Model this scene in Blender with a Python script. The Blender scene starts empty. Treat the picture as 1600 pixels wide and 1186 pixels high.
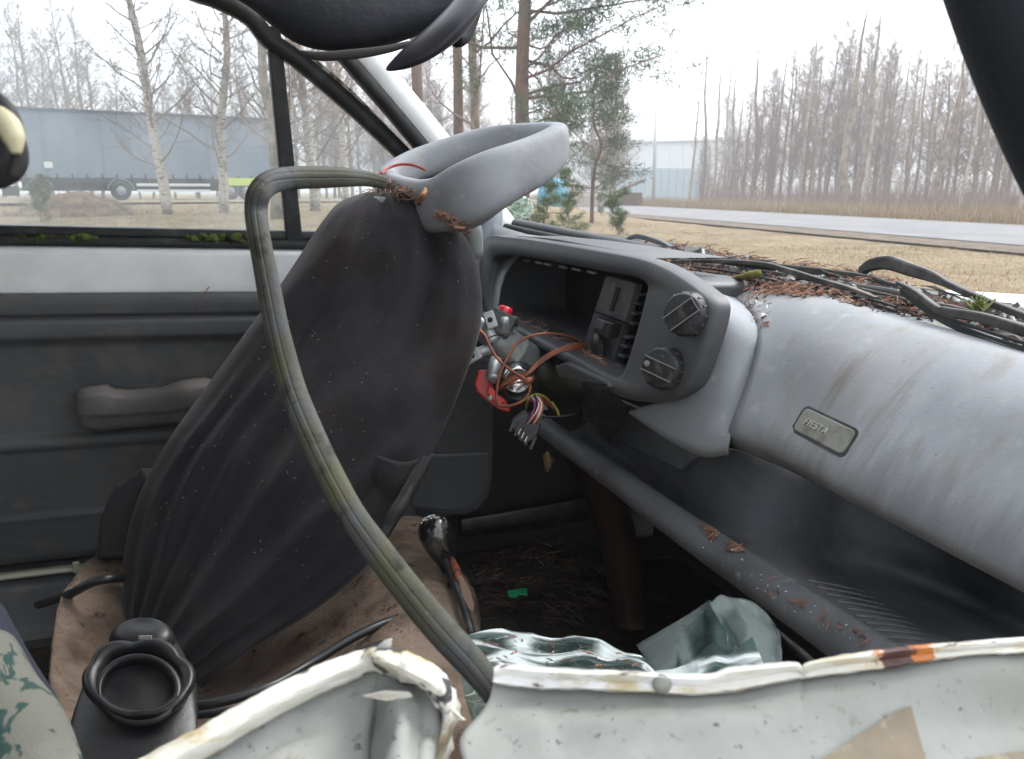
import bpy, math, random
import numpy as np
from mathutils import Vector, Matrix, noise as mn
from mathutils.bvhtree import BVHTree

random.seed(7); rng = np.random.default_rng(7)
scene = bpy.context.scene
# ------------------------------------------------------------------ camera
F = 1256.0; CX = 800.0; CY = 593.0; EYE = 1.05
th = math.atan2(293, F)
CAM = np.array([0, 0, EYE])
RV = np.array([1., 0, 0]); FW = np.array([0, math.cos(th), -math.sin(th)]); UP = np.array([0, math.sin(th), math.cos(th)])
cd = bpy.data.cameras.new('camera'); cam = bpy.data.objects.new('camera', cd); scene.collection.objects.link(cam)
cam.location = CAM; cam.rotation_euler = (math.pi / 2 - th, 0, 0)
cd.sensor_width = 36; cd.lens = F / 1600 * 36; cd.clip_start = 0.02; cd.clip_end = 3000
cd.dof.use_dof = True; cd.dof.focus_distance = .85; cd.dof.aperture_fstop = 18
scene.camera = cam
# ------------------------------------------------------------------ light
w = bpy.data.worlds.new('World'); scene.world = w; w.use_nodes = True
nt = w.node_tree; bg = nt.nodes['Background']
sky = nt.nodes.new('ShaderNodeTexSky'); sky.sky_type = 'NISHITA'; sky.sun_disc = False
SUN_EL, SUN_AZ = math.radians(52), math.radians(55)
sky.sun_elevation = SUN_EL; sky.sun_rotation = SUN_AZ; sky.dust_density = 1.5; sky.air_density = 1.0
hs = nt.nodes.new('ShaderNodeHueSaturation'); hs.inputs['Saturation'].default_value = 0.25; hs.inputs['Value'].default_value = 1.0
nt.links.new(sky.outputs[0], hs.inputs['Color'])
cl_ = nt.nodes.new('ShaderNodeMix'); cl_.data_type = 'RGBA'; cl_.inputs[0].default_value = .65; cl_.inputs[7].default_value = (5.6, 5.9, 6.3, 1)   # even cloud layer over the sky
nt.links.new(hs.outputs[0], cl_.inputs[6]); nt.links.new(cl_.outputs[2], bg.inputs[0]); bg.inputs[1].default_value = 0.15
sl = bpy.data.lights.new('sun', 'SUN'); sl.energy = 1.5; sl.angle = math.radians(32); sl.color = (1, .97, .93)
so = bpy.data.objects.new('sun', sl); scene.collection.objects.link(so)
sd = Vector((math.sin(SUN_AZ) * math.cos(SUN_EL), math.cos(SUN_AZ) * math.cos(SUN_EL), math.sin(SUN_EL)))
so.rotation_euler = sd.to_track_quat('Z', 'Y').to_euler(); so.location = (5, 5, 20)
scene.view_settings.view_transform = 'Standard'; scene.view_settings.look = 'None'
scene.view_settings.exposure = 1.72; scene.view_settings.gamma = 1
scene.render.engine = 'CYCLES'; scene.cycles.max_bounces = 8; scene.cycles.transparent_max_bounces = 12
# ------------------------------------------------------------------ car frame
def nrm(v): v = np.array(v, float); return v / np.linalg.norm(v)
def ray(px, py): return RV * (px - CX) / F + UP * (CY - py) / F + FW
T_ = nrm(ray(290, 260)); L_ = nrm(ray(3900, 430)); L_ = nrm(L_ - T_ * L_.dot(T_)); C_ = np.cross(L_, T_)
MC = np.array([L_, T_, C_])
def W(a, b, c): return CAM + MC.T @ np.array([a, b, c], float)
def P(px, py, d): return CAM + ray(px, py) * d
def on(px, py, ax, val): r = MC @ ray(px, py); return CAM + ray(px, py) * (val / r[ax])
def A(px, py, a): return on(px, py, 0, a)
def B(px, py, b): return on(px, py, 1, b)
def Cc(px, py, c): return on(px, py, 2, c)
def car(p): return MC @ (np.array(p) - CAM)
def G(px, py, z=0.0):
    r = ray(px, py); s = (z - EYE) / r[2]; return CAM + r * s
CARROT = Matrix(MC.T.tolist()).to_4x4()
# ------------------------------------------------------------------ mesh helpers
WM = {}; GEO = {}; MESHC = {}
def place(o, M, parent):
    WM[o.name] = M
    if parent is not None:
        o.parent = parent; o.matrix_basis = WM[parent.name].inverted() @ M
    else: o.matrix_basis = M
def tagp(o, label=None, cat=None, group=None, kind=None):
    if label: o['label'] = label
    if cat: o['category'] = cat
    if group: o['group'] = group
    if kind: o['kind'] = kind
    return o
def empty(name, loc, rot=None, parent=None, **k):
    o = bpy.data.objects.new(name, None); scene.collection.objects.link(o); o.empty_display_size = .1
    place(o, Matrix.Translation(Vector(loc)) @ (rot or Matrix.Identity(4)), parent); return tagp(o, **k)
def mk(name, VF, mat, parent=None, smooth=True, origin=None, rot=None, solid=0, soff=-1, sub=0, bevel=0, bseg=2, geo=None, sharp=0, **k):
    V, Fs = VF[0], VF[1]; V = np.array(V, float)
    if rot is None and parent is not None and parent.get('carpart'): rot = CARROT
    if origin is None:
        mid = (V.min(0) + V.max(0)) / 2
        origin = mid if parent is not None else np.array([mid[0], mid[1], V[:, 2].min()])
    M = Matrix.Translation(Vector(origin)) @ (rot or Matrix.Identity(4))
    Mi = np.array(M.inverted())
    Lv = V @ Mi[:3, :3].T + Mi[:3, 3]
    me = bpy.data.meshes.new(name); me.from_pydata(Lv.tolist(), [], [list(map(int, f)) for f in Fs]); me.update()
    if smooth: me.polygons.foreach_set('use_smooth', [True] * len(me.polygons))
    if isinstance(mat, (list, tuple)):
        for m in mat: me.materials.append(m)
        if len(VF) > 2: me.polygons.foreach_set('material_index', list(VF[2]))
    else: me.materials.append(mat)
    o = bpy.data.objects.new(name, me); scene.collection.objects.link(o); place(o, M, parent)
    if rot is CARROT: o['carpart'] = 1
    if sharp: me.set_sharp_from_angle(angle=math.radians(sharp))
    if bevel:
        m = o.modifiers.new('b', 'BEVEL'); m.width = bevel; m.segments = bseg; m.limit_method = 'ANGLE'; m.angle_limit = math.radians(35)
        if smooth: m.harden_normals = False
    if solid:
        m = o.modifiers.new('s', 'SOLIDIFY'); m.thickness = solid; m.offset = soff
    if sub: m = o.modifiers.new('u', 'SUBSURF'); m.levels = m.render_levels = sub
    if geo: GEO[geo] = (V, Fs)
    return tagp(o, **k)
def cr(pts, n, closed=False):
    p = np.array(pts, float); N = len(p)
    if N == 2 and not closed: return np.array([p[0] + (p[1] - p[0]) * i / n for i in range(n + 1)])
    out = []
    segs = N if closed else N - 1
    for i in range(segs):
        if closed: a, b, c, d = p[(i - 1) % N], p[i], p[(i + 1) % N], p[(i + 2) % N]
        else:
            b, c = p[i], p[i + 1]; a = p[i - 1] if i > 0 else 2 * b - c; d = p[i + 2] if i + 2 < N else 2 * c - b
        for k in range(n):
            t = k / n
            out.append(.5 * ((2 * b) + (c - a) * t + (2 * a - 5 * b + 4 * c - d) * t * t + (-a + 3 * b - 3 * c + d) * t ** 3))
    if not closed: out.append(p[-1])
    return np.array(out)
def gridF(nr, nc, closed=False):
    Fs = []
    for i in range(nr - 1):
        for j in range(nc if closed else nc - 1):
            j2 = (j + 1) % nc
            Fs.append((i * nc + j, i * nc + j2, (i + 1) * nc + j2, (i + 1) * nc + j))
    return Fs
def grid(rows, nu=4, nv=4, disp=None, lin=False):
    """rows: list of rows of points; smooth interpolation in both directions"""
    R = np.array([cr(r, nu) for r in rows])                     # rows x cols x 3
    R2 = np.array([cr(R[:, j], nv) for j in range(R.shape[1])]).transpose(1, 0, 2)
    nr, nc = R2.shape[:2]
    if disp:
        du = np.gradient(R2, axis=1); dv = np.gradient(R2, axis=0)
        nn = np.cross(du, dv); nn /= (np.linalg.norm(nn, axis=2, keepdims=True) + 1e-12)
        for i in range(nr):
            for j in range(nc):
                R2[i, j] += nn[i, j] * disp(j / (nc - 1), i / (nr - 1), R2[i, j])
    return R2.reshape(-1, 3), gridF(nr, nc)
def loft(loops, cap0=False, cap1=False, closed=True):
    n = len(loops[0]); V = np.concatenate([np.array(l, float) for l in loops]); Fs = gridF(len(loops), n, closed)
    if cap0: Fs.append(tuple(range(n))[::-1])
    if cap1: Fs.append(tuple(range((len(loops) - 1) * n, len(loops) * n)))
    return V, Fs
def tube(pts, r, n=8, res=4, closed=False, sec=None, upv=None, caps=True):
    p = cr(pts, res, closed) if res > 1 else np.array(pts, float)
    if np.isscalar(r): rr = np.full(len(p), r)
    else: rr = np.interp(np.linspace(0, 1, len(p)), np.linspace(0, 1, len(r)), r)
    tg = np.gradient(p, axis=0) if not closed else np.roll(p, -1, 0) - np.roll(p, 1, 0)
    tg /= np.linalg.norm(tg, axis=1, keepdims=True) + 1e-12
    u = np.array(upv, float) if upv is not None else (np.array([0, 0, 1.]) if abs(tg[0][2]) < .9 else np.array([1., 0, 0]))
    loops = []
    for i in range(len(p)):
        u2 = u - tg[i] * u.dot(tg[i]); u2 = nrm(u2)
        if upv is None: u = u2
        v = np.cross(tg[i], u2)
        if sec is None: ring = [p[i] + rr[i] * (math.cos(2 * math.pi * k / n) * u2 + math.sin(2 * math.pi * k / n) * v) for k in range(n)]
        else: ring = [p[i] + rr[i] * (s[0] * u2 + s[1] * v) for s in sec]
        loops.append(ring)
    m = len(loops[0])
    V = np.concatenate(loops); Fs = gridF(len(loops), m, True)
    if closed:
        o = (len(loops) - 1) * m
        for j in range(m): Fs.append((o + j, o + (j + 1) % m, (j + 1) % m, j))
    elif caps:
        Fs.append(tuple(range(m))[::-1]); Fs.append(tuple(range((len(loops) - 1) * m, len(loops) * m)))
    return V, Fs
def merge(*L):
    Vs, Fs, o = [], [], 0
    for x in L:
        V, f = x[0], x[1]
        Vs.append(np.array(V, float)); Fs += [tuple(i + o for i in q) for q in f]; o += len(V)
    return np.concatenate(Vs), Fs
def slab(poly, off):
    """closed prism: polygon of 3D points extruded by vector off"""
    p = np.array(poly, float); n = len(p); q = p + np.array(off)
    Fs = [tuple(range(n))[::-1], tuple(range(n, 2 * n))] + [(i, (i + 1) % n, n + (i + 1) % n, n + i) for i in range(n)]
    return np.concatenate([p, q]), Fs
def box(c, ax, ay, az):
    c = np.array(c, float); ax, ay, az = map(lambda v: np.array(v, float), (ax, ay, az))
    V = [c + sx * ax + sy * ay + sz * az for sz in (-1, 1) for sy in (-1, 1) for sx in (-1, 1)]
    return np.array(V), [(0, 2, 3, 1), (4, 5, 7, 6), (0, 1, 5, 4), (2, 6, 7, 3), (0, 4, 6, 2), (1, 3, 7, 5)]
def lathe(c, axis, prof, n=24, upv=(0, 0, 1)):
    """prof: (r, h) along axis"""
    axis = nrm(axis); u = np.array(upv, float); u = u - axis * u.dot(axis)
    if np.linalg.norm(u) < 1e-3: u = np.array([1., 0, 0]) - axis * axis[0]
    u = nrm(u); v = np.cross(axis, u)
    loops = [[np.array(c) + axis * h + r * (math.cos(2 * math.pi * k / n) * u + math.sin(2 * math.pi * k / n) * v) for k in range(n)] for r, h in prof]
    return loft(loops, True, True)
def nz(p, s, seed=0.): return mn.noise(Vector((p[0] * s + seed, p[1] * s + seed * 1.7, p[2] * s - seed)))
# ------------------------------------------------------------------ materials
def mat(name, col, rough=.6, spec=.4, metal=0, mixes=(), bump=(), coord='Object', alpha=None, trans=0, sheen=0, coat=0, rvar=0):
    """mixes: list of (colour, kind, scale, lo, hi, stretch[, distortion]); bump: list of (kind, scale, strength_m)"""
    m = bpy.data.materials.new(name); m.use_nodes = True; t = m.node_tree; bs = t.nodes['Principled BSDF']
    tc = t.nodes.new('ShaderNodeTexCoord')
    def tex(kind, scale, st=(1, 1, 1), dist=0, detail=6):
        mp = t.nodes.new('ShaderNodeMapping'); mp.inputs['Scale'].default_value = st; t.links.new(tc.outputs[coord], mp.inputs[0])
        mp.inputs['Location'].default_value = (random.uniform(0, 9),) * 3
        if kind == 'noise':
            n = t.nodes.new('ShaderNodeTexNoise'); n.inputs['Scale'].default_value = scale; n.inputs['Detail'].default_value = detail
            n.inputs['Roughness'].default_value = .6; n.inputs['Distortion'].default_value = dist; out = n.outputs[0]
        elif kind == 'vor':
            n = t.nodes.new('ShaderNodeTexVoronoi'); n.inputs['Scale'].default_value = scale; out = n.outputs[0]
        elif kind == 'edge':
            n = t.nodes.new('ShaderNodeTexVoronoi'); n.feature = 'DISTANCE_TO_EDGE'; n.inputs['Scale'].default_value = scale; out = n.outputs[0]
        elif kind == 'wave':
            n = t.nodes.new('ShaderNodeTexWave'); n.inputs['Scale'].default_value = scale; n.inputs['Distortion'].default_value = dist; n.inputs['Detail'].default_value = 3; out = n.outputs[1]
        t.links.new(mp.outputs[0], n.inputs['Vector']); return out
    cur = None
    for mx in mixes:
        c2, kind, scale, lo, hi = mx[:5]; st = mx[5] if len(mx) > 5 else (1, 1, 1); dist = mx[6] if len(mx) > 6 else 0
        o = tex(kind, scale, st, dist)
        mr = t.nodes.new('ShaderNodeMapRange'); mr.inputs[1].default_value = lo; mr.inputs[2].default_value = hi; t.links.new(o, mr.inputs[0])
        mi = t.nodes.new('ShaderNodeMix'); mi.data_type = 'RGBA'
        t.links.new(mr.outputs[0], mi.inputs[0])
        if cur is None: mi.inputs[6].default_value = (*col, 1)
        else: t.links.new(cur, mi.inputs[6])
        mi.inputs[7].default_value = (*c2, 1); cur = mi.outputs[2]
    if cur is not None: t.links.new(cur, bs.inputs['Base Color'])
    else: bs.inputs['Base Color'].default_value = (*col, 1)
    bs.inputs['Roughness'].default_value = rough; bs.inputs['Metallic'].default_value = metal; bs.inputs['Specular IOR Level'].default_value = spec
    bs.inputs['Transmission Weight'].default_value = trans; bs.inputs['Sheen Weight'].default_value = sheen; bs.inputs['Coat Weight'].default_value = coat
    if rvar:
        o = tex('noise', 9); mr = t.nodes.new('ShaderNodeMapRange'); mr.inputs[1].default_value = .35; mr.inputs[2].default_value = .65
        mr.inputs[3].default_value = max(rough - rvar, .02); mr.inputs[4].default_value = min(rough + rvar, 1); t.links.new(o, mr.inputs[0]); t.links.new(mr.outputs[0], bs.inputs['Roughness'])
    last = None
    for kind, scale, strg in bump:
        b = t.nodes.new('ShaderNodeBump'); b.inputs['Distance'].default_value = strg; b.inputs['Strength'].default_value = 1
        t.links.new(tex(kind, scale), b.inputs['Height'])
        if last is not None: t.links.new(last, b.inputs['Normal'])
        last = b.outputs[0]
    if last is not None: t.links.new(last, bs.inputs['Normal'])
    m['bs'] = bs.name
    return m
def addmask(m, c2, center, size, scale, lo, hi, axes=(1, 1, 1), seed=3.):
    """a stain with its own place and shape: soft ball around a local point times noise"""
    t = m.node_tree; bs = t.nodes['Principled BSDF']; tc = t.nodes.new('ShaderNodeTexCoord')
    mp = t.nodes.new('ShaderNodeMapping'); mp.vector_type = 'TEXTURE'; mp.inputs['Location'].default_value = center; mp.inputs['Scale'].default_value = size
    t.links.new(tc.outputs['Object'], mp.inputs[0])
    ln = t.nodes.new('ShaderNodeVectorMath'); ln.operation = 'LENGTH'; t.links.new(mp.outputs[0], ln.inputs[0])
    n = t.nodes.new('ShaderNodeTexNoise'); n.inputs['Scale'].default_value = scale; n.inputs['Detail'].default_value = 7; n.inputs['Roughness'].default_value = .65
    m2 = t.nodes.new('ShaderNodeMapping'); m2.inputs['Scale'].default_value = axes; m2.inputs['Location'].default_value = (seed,) * 3
    t.links.new(tc.outputs['Object'], m2.inputs[0]); t.links.new(m2.outputs[0], n.inputs[0])
    sub = t.nodes.new('ShaderNodeMath'); sub.operation = 'MULTIPLY_ADD'; sub.inputs[1].default_value = -.45
    t.links.new(ln.outputs['Value'], sub.inputs[0]); t.links.new(n.outputs[0], sub.inputs[2])
    mr = t.nodes.new('ShaderNodeMapRange'); mr.inputs[1].default_value = lo; mr.inputs[2].default_value = hi; t.links.new(sub.outputs[0], mr.inputs[0])
    mi = t.nodes.new('ShaderNodeMix'); mi.data_type = 'RGBA'; t.links.new(mr.outputs[0], mi.inputs[0])
    l = bs.inputs['Base Color'].links
    if l: t.links.new(l[0].from_socket, mi.inputs[6])
    else: mi.inputs[6].default_value = bs.inputs['Base Color'].default_value
    mi.inputs[7].default_value = (*c2, 1); t.links.new(mi.outputs[2], bs.inputs['Base Color'])
GRAIN = ('noise', 520, .0003)
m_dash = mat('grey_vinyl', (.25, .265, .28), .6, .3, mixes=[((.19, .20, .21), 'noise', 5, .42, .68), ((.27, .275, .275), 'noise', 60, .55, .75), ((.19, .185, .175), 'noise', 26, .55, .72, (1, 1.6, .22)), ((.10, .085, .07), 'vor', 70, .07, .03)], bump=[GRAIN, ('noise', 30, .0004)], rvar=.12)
m_dash2 = mat('grey_vinyl_centre', (.23, .245, .26), .6, .3, mixes=[((.17, .18, .19), 'noise', 8, .45, .7), ((.32, .32, .32), 'noise', 80, .62, .72)], bump=[GRAIN], rvar=.12)
m_bezel = mat('charcoal_plastic', (.062, .066, .072), .5, .4, mixes=[((.085, .084, .08), 'noise', 14, .5, .75), ((.2, .19, .17), 'noise', 160, .66, .74)], bump=[GRAIN])
m_black = mat('black_plastic', (.018, .019, .021), .42, .5, mixes=[((.07, .066, .06), 'noise', 30, .52, .75)], bump=[('noise', 200, .0003)], rvar=.1)
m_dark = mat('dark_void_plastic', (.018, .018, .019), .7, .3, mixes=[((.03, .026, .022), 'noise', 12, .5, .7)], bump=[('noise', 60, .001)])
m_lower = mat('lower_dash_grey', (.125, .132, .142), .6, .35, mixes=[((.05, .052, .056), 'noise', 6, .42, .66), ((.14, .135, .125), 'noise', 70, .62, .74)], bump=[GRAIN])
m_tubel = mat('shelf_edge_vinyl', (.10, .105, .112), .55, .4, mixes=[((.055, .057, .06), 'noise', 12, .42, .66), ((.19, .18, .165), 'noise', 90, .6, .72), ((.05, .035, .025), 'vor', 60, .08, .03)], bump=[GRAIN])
m_cover = mat('charcoal_cloth', (.017, .0172, .021), .9, .12, sheen=.08, mixes=[((.044, .038, .040), 'noise', 4, .4, .7), ((.022, .017, .015), 'noise', 11, .5, .7), ((.12, .10, .09), 'vor', 55, .05, .03), ((.2, .18, .16), 'noise', 230, .72, .77)], bump=[('noise', 1400, .0003), ('noise', 14, .004)])
m_vinyl = mat('headrest_vinyl', (.245, .258, .272), .72, .2, mixes=[((.16, .165, .175), 'noise', 7, .4, .66), ((.10, .085, .07), 'vor', 60, .05, .02), ((.28, .27, .25), 'noise', 40, .6, .75)], bump=[GRAIN])
m_door = mat('door_trim_vinyl', (.082, .084, .088), .6, .35, mixes=[((.060, .062, .067), 'noise', 4, .4, .65), ((.115, .108, .098), 'noise', 9, .52, .72), ((.10, .095, .088), 'noise', 30, .55, .7, (.5, 1, 1.5)), ((.12, .11, .10), 'noise', 120, .66, .74)], bump=[GRAIN])
m_arm = mat('dusty_armrest_vinyl', (.085, .08, .077), .6, .35, mixes=[((.135, .122, .112), 'noise', 9, .45, .64)], bump=[GRAIN])
m_white = mat('white_car_paint', (.80, .82, .81), .28, .5, coat=.4, mixes=[((.64, .655, .635), 'noise', 6, .45, .7), ((.25, .22, .18), 'vor', 60, .035, .015)])
m_whitegrime = mat('grimy_white_paint', (.255, .265, .25), .7, .25, mixes=[((.19, .195, .175), 'noise', 7, .4, .65), ((.31, .315, .295), 'noise', 14, .55, .7), ((.19, .17, .13), 'noise', 24, .6, .7), ((.08, .075, .065), 'noise', 260, .64, .70), ((.15, .145, .12), 'noise', 160, .60, .72), ((.16, .11, .07), 'noise', 9, .64, .74, (1, 1, .4))], bump=[('noise', 90, .0004)])
m_lip = mat('chipped_cream_edge', (.50, .49, .44), .45, .4, mixes=[((.42, .35, .2), 'noise', 40, .52, .62, (.2, 1, 2.0)), ((.66, .66, .645), 'noise', 60, .50, .58, (.15, 1, 2)), ((.10, .08, .07), 'noise', 120, .60, .64, (.12, 1, 2.5)), ((.28, .12, .05), 'noise', 30, .68, .72)], bump=[('noise', 60, .001)])
m_rubber = mat('black_rubber', (.016, .017, .018), .6, .35, mixes=[((.05, .05, .048), 'noise', 20, .5, .7)])
m_trim = mat('weathered_wiper_rubber', (.03, .03, .03), .6, .35, mixes=[((.11, .10, .09), 'noise', 18, .45, .66)], bump=[('noise', 90, .0006)])
m_moss = mat('moss', (.10, .13, .03), .95, .1, mixes=[((.02, .022, .01), 'noise', 50, .4, .6)], bump=[('noise', 200, .004)])
m_seal = mat('mossy_rubber_seal', (.040, .042, .031), .65, .3, mixes=[((.050, .050, .024), 'noise', 7, .42, .6), ((.045, .048, .052), 'noise', 14, .5, .62), ((.012, .013, .010), 'noise', 60, .56, .66), ((.10, .10, .085), 'noise', 150, .66, .72)], bump=[('noise', 160, .0006), ('noise', 900, .0002)])
m_carpet = mat('brown_felt', (.245, .185, .145), .95, .1, mixes=[((.10, .07, .052), 'noise', 9, .42, .62), ((.24, .19, .15), 'noise', 16, .55, .7), ((.05, .033, .024), 'noise', 40, .6, .72)], bump=[('noise', 120, .005), ('noise', 420, .0022)])
m_floor = mat('dark_floor', (.012, .011, .010), .6, .4, mixes=[((.045, .025, .015), 'noise', 20, .52, .7)], bump=[('noise', 60, .006)])  # near-black base with brown noise
m_rust = mat('rusty_brown_metal', (.04, .02, .013), .8, .2, mixes=[((.02, .012, .01), 'noise', 9, .42, .6)], bump=[('noise', 60, .002)])
m_rusto = mat('orange_rust', (.42, .14, .03), .7, .3, mixes=[((.09, .03, .02), 'noise', 55, .48, .56), ((.6, .32, .12), 'noise', 30, .6, .7)], bump=[('noise', 120, .001)])
m_alloy = mat('cast_alloy', (.36, .38, .38), .48, .5, metal=.55, mixes=[((.24, .25, .25), 'noise', 30, .45, .65)], bump=[('noise', 300, .0003)])
m_chrome = mat('bright_metal', (.7, .7, .7), .2, .5, metal=1)
m_red = mat('red_plastic', (.55, .03, .018), .35, .5, mixes=[((.3, .02, .015), 'noise', 40, .5, .7)])
m_redb = mat('hazard_button_red', (.6, .01, .03), .25, .6)
m_copper = mat('copper_wire', (.26, .08, .04), .5, .5, metal=.25, mixes=[((.16, .06, .04), 'noise', 60, .45, .6)])
m_cable = mat('black_cable', (.012, .012, .013), .4, .5)
WC = {k: mat('wire_' + k, c, .45, .5) for k, c in dict(white=(.6, .58, .52), red=(.45, .03, .04), brown=(.3, .11, .04), green=(.25, .4, .05), yellow=(.5, .38, .05), purple=(.22, .03, .14)).items()}
m_needle = mat('brown_needles', (.28, .135, .085), .7, .3, mixes=[((.12, .07, .05), 'noise', 60, .42, .58), ((.42, .30, .21), 'noise', 90, .58, .66)])
m_needled = mat('dark_needles', (.06, .038, .028), .7, .3, mixes=[((.03, .02, .015), 'noise', 25, .4, .6), ((.14, .07, .035), 'noise', 45, .62, .7)])
m_twig = mat('bark_twig', (.15, .085, .06), .8, .2, mixes=[((.22, .20, .05), 'noise', 20, .5, .6)], bump=[('noise', 150, .001)])
m_leaf = mat('dead_leaf', (.22, .11, .05), .7, .3, mixes=[((.34, .24, .13), 'noise', 30, .5, .6)])
m_badge = mat('badge_plastic', (.19, .19, .165), .5, .4, mixes=[((.10, .095, .08), 'noise', 40, .5, .68)])
m_chip = mat('pale_flake', (.55, .57, .55), .5, .4)
m_greenplastic = mat('green_plastic', (.02, .35, .16), .35, .5)
m_head = mat('dark_lining', (.014, .015, .02), .8, .2, mixes=[((.03, .03, .036), 'noise', 8, .5, .7)], bump=[('noise', 50, .002)])
m_pilgrey = mat('grey_pillar_cloth', (.02, .024, .032), .8, .2, bump=[('noise', 300, .0005)])
m_mirror_l = mat('lichen', (.36, .45, .36), .9, .1, mixes=[((.18, .24, .16), 'noise', 60, .45, .6)], bump=[('noise', 90, .004)])
m_pattern = mat('patterned_seat_cloth', (.15, .16, .14), .9, .15, mixes=[((.12, .12, .105), 'noise', 9, .5, .6), ((.025, .05, .045), 'noise', 75, .55, .585, (1.1, 1, .3), .6)], bump=[('noise', 900, .0005)])
m_tape = mat('old_brown_tape', (.22, .175, .115), .6, .3, mixes=[((.15, .125, .09), 'noise', 14, .42, .6), ((.28, .255, .2), 'noise', 60, .6, .7)], bump=[('noise', 60, .0006)])
def crazed(name, st, sc_, lo_, hi_, ec=1.):
    m = bpy.data.materials.new(name); m.use_nodes = True; t = m.node_tree; bs = t.nodes['Principled BSDF']; out = t.nodes['Material Output']; N = t.nodes.new; Lk = t.links.new
    tc = N('ShaderNodeTexCoord'); mp = N('ShaderNodeMapping'); mp.inputs['Scale'].default_value = st; Lk(tc.outputs['Object'], mp.inputs[0])
    no = N('ShaderNodeTexNoise'); no.inputs['Scale'].default_value = 14; no.inputs['Detail'].default_value = 3; Lk(mp.outputs[0], no.inputs[0])
    ad = N('ShaderNodeVectorMath'); ad.operation = 'MULTIPLY_ADD'; ad.inputs[1].default_value = (.035,) * 3; Lk(no.outputs[1], ad.inputs[0]); Lk(mp.outputs[0], ad.inputs[2])
    def edge(scale, lo, hi, src):
        v = N('ShaderNodeTexVoronoi'); v.feature = 'DISTANCE_TO_EDGE'; v.inputs['Scale'].default_value = scale; Lk(src, v.inputs[0]); mr = N('ShaderNodeMapRange'); mr.inputs[1].default_value = lo; mr.inputs[2].default_value = hi; mr.interpolation_type = 'SMOOTHSTEP'; Lk(v.outputs[0], mr.inputs[0]); return mr.outputs[0]
    e1 = edge(sc_, .20, .04, ad.outputs[0]); e2 = edge(sc_ * 3.2, .035, .0, ad.outputs[0])
    n2 = N('ShaderNodeTexNoise'); n2.inputs['Scale'].default_value = 26; n2.inputs['Detail'].default_value = 6; Lk(tc.outputs['Object'], n2.inputs[0]); mr2 = N('ShaderNodeMapRange'); mr2.inputs[1].default_value = .42; mr2.inputs[2].default_value = .62; Lk(n2.outputs[0], mr2.inputs[0])
    mu = N('ShaderNodeMath'); mu.operation = 'MULTIPLY'; Lk(e2, mu.inputs[0]); Lk(mr2.outputs[0], mu.inputs[1])
    mx = N('ShaderNodeMath'); mx.operation = 'MAXIMUM'; Lk(e1, mx.inputs[0]); Lk(mu.outputs[0], mx.inputs[1])
    cm = N('ShaderNodeMix'); cm.data_type = 'RGBA'; cm.inputs[6].default_value = (.05, .07, .065, 1); cm.inputs[7].default_value = (.46 * ec, .51 * ec, .515 * ec, 1); Lk(mx.outputs[0], cm.inputs[0]); Lk(cm.outputs[2], bs.inputs['Base Color'])
    bs.inputs['Roughness'].default_value = .16; bs.inputs['Specular IOR Level'].default_value = .6
    bp = N('ShaderNodeBump'); bp.inputs['Distance'].default_value = .004; Lk(mx.outputs[0], bp.inputs['Height']); Lk(bp.outputs[0], bs.inputs['Normal'])
    fa = N('ShaderNodeMapRange'); fa.inputs[3].default_value = lo_; fa.inputs[4].default_value = hi_; Lk(mx.outputs[0], fa.inputs[0])
    tr = N('ShaderNodeBsdfTransparent'); tr.inputs[0].default_value = (.70, .82, .79, 1); ms = N('ShaderNodeMixShader'); Lk(fa.outputs[0], ms.inputs[0]); Lk(tr.outputs[0], ms.inputs[1]); Lk(bs.outputs[0], ms.inputs[2]); Lk(ms.outputs[0], out.inputs[0]); return m
m_glassc = crazed('crazed_glass', (.8, 1, 1), 18, .30, .85); m_glassd = crazed('streaked_crazed_glass', (1.6, .4, .8), 14, .10, .30, .45)
def clear_glass():
    m = bpy.data.materials.new('grimy_window_glass'); m.use_nodes = True; t = m.node_tree; t.nodes.clear()
    out = t.nodes.new('ShaderNodeOutputMaterial'); tr = t.nodes.new('ShaderNodeBsdfTransparent'); tr.inputs[0].default_value = (.93, .95, .95, 1)
    df = t.nodes.new('ShaderNodeBsdfTranslucent'); df.inputs[0].default_value = (.75, .78, .8, 1)
    gl = t.nodes.new('ShaderNodeBsdfGlossy'); gl.inputs['Roughness'].default_value = .03
    tc = t.nodes.new('ShaderNodeTexCoord'); no = t.nodes.new('ShaderNodeTexNoise'); no.inputs['Scale'].default_value = 4; no.inputs['Detail'].default_value = 7; no.inputs['Distortion'].default_value = 1.2
    t.links.new(tc.outputs['Object'], no.inputs[0]); mr = t.nodes.new('ShaderNodeMapRange'); mr.inputs[1].default_value = .35; mr.inputs[2].default_value = .75; mr.inputs[3].default_value = .015; mr.inputs[4].default_value = .10
    t.links.new(no.outputs[0], mr.inputs[0]); m1 = t.nodes.new('ShaderNodeMixShader'); t.links.new(mr.outputs[0], m1.inputs[0]); t.links.new(tr.outputs[0], m1.inputs[1]); t.links.new(df.outputs[0], m1.inputs[2])
    fr = t.nodes.new('ShaderNodeFresnel'); fr.inputs[0].default_value = 1.35; m2 = t.nodes.new('ShaderNodeMixShader'); t.links.new(fr.outputs[0], m2.inputs[0]); t.links.new(m1.outputs[0], m2.inputs[1]); t.links.new(gl.outputs[0], m2.inputs[2])
    t.links.new(m2.outputs[0], out.inputs[0]); return m
m_win = clear_glass()
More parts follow.
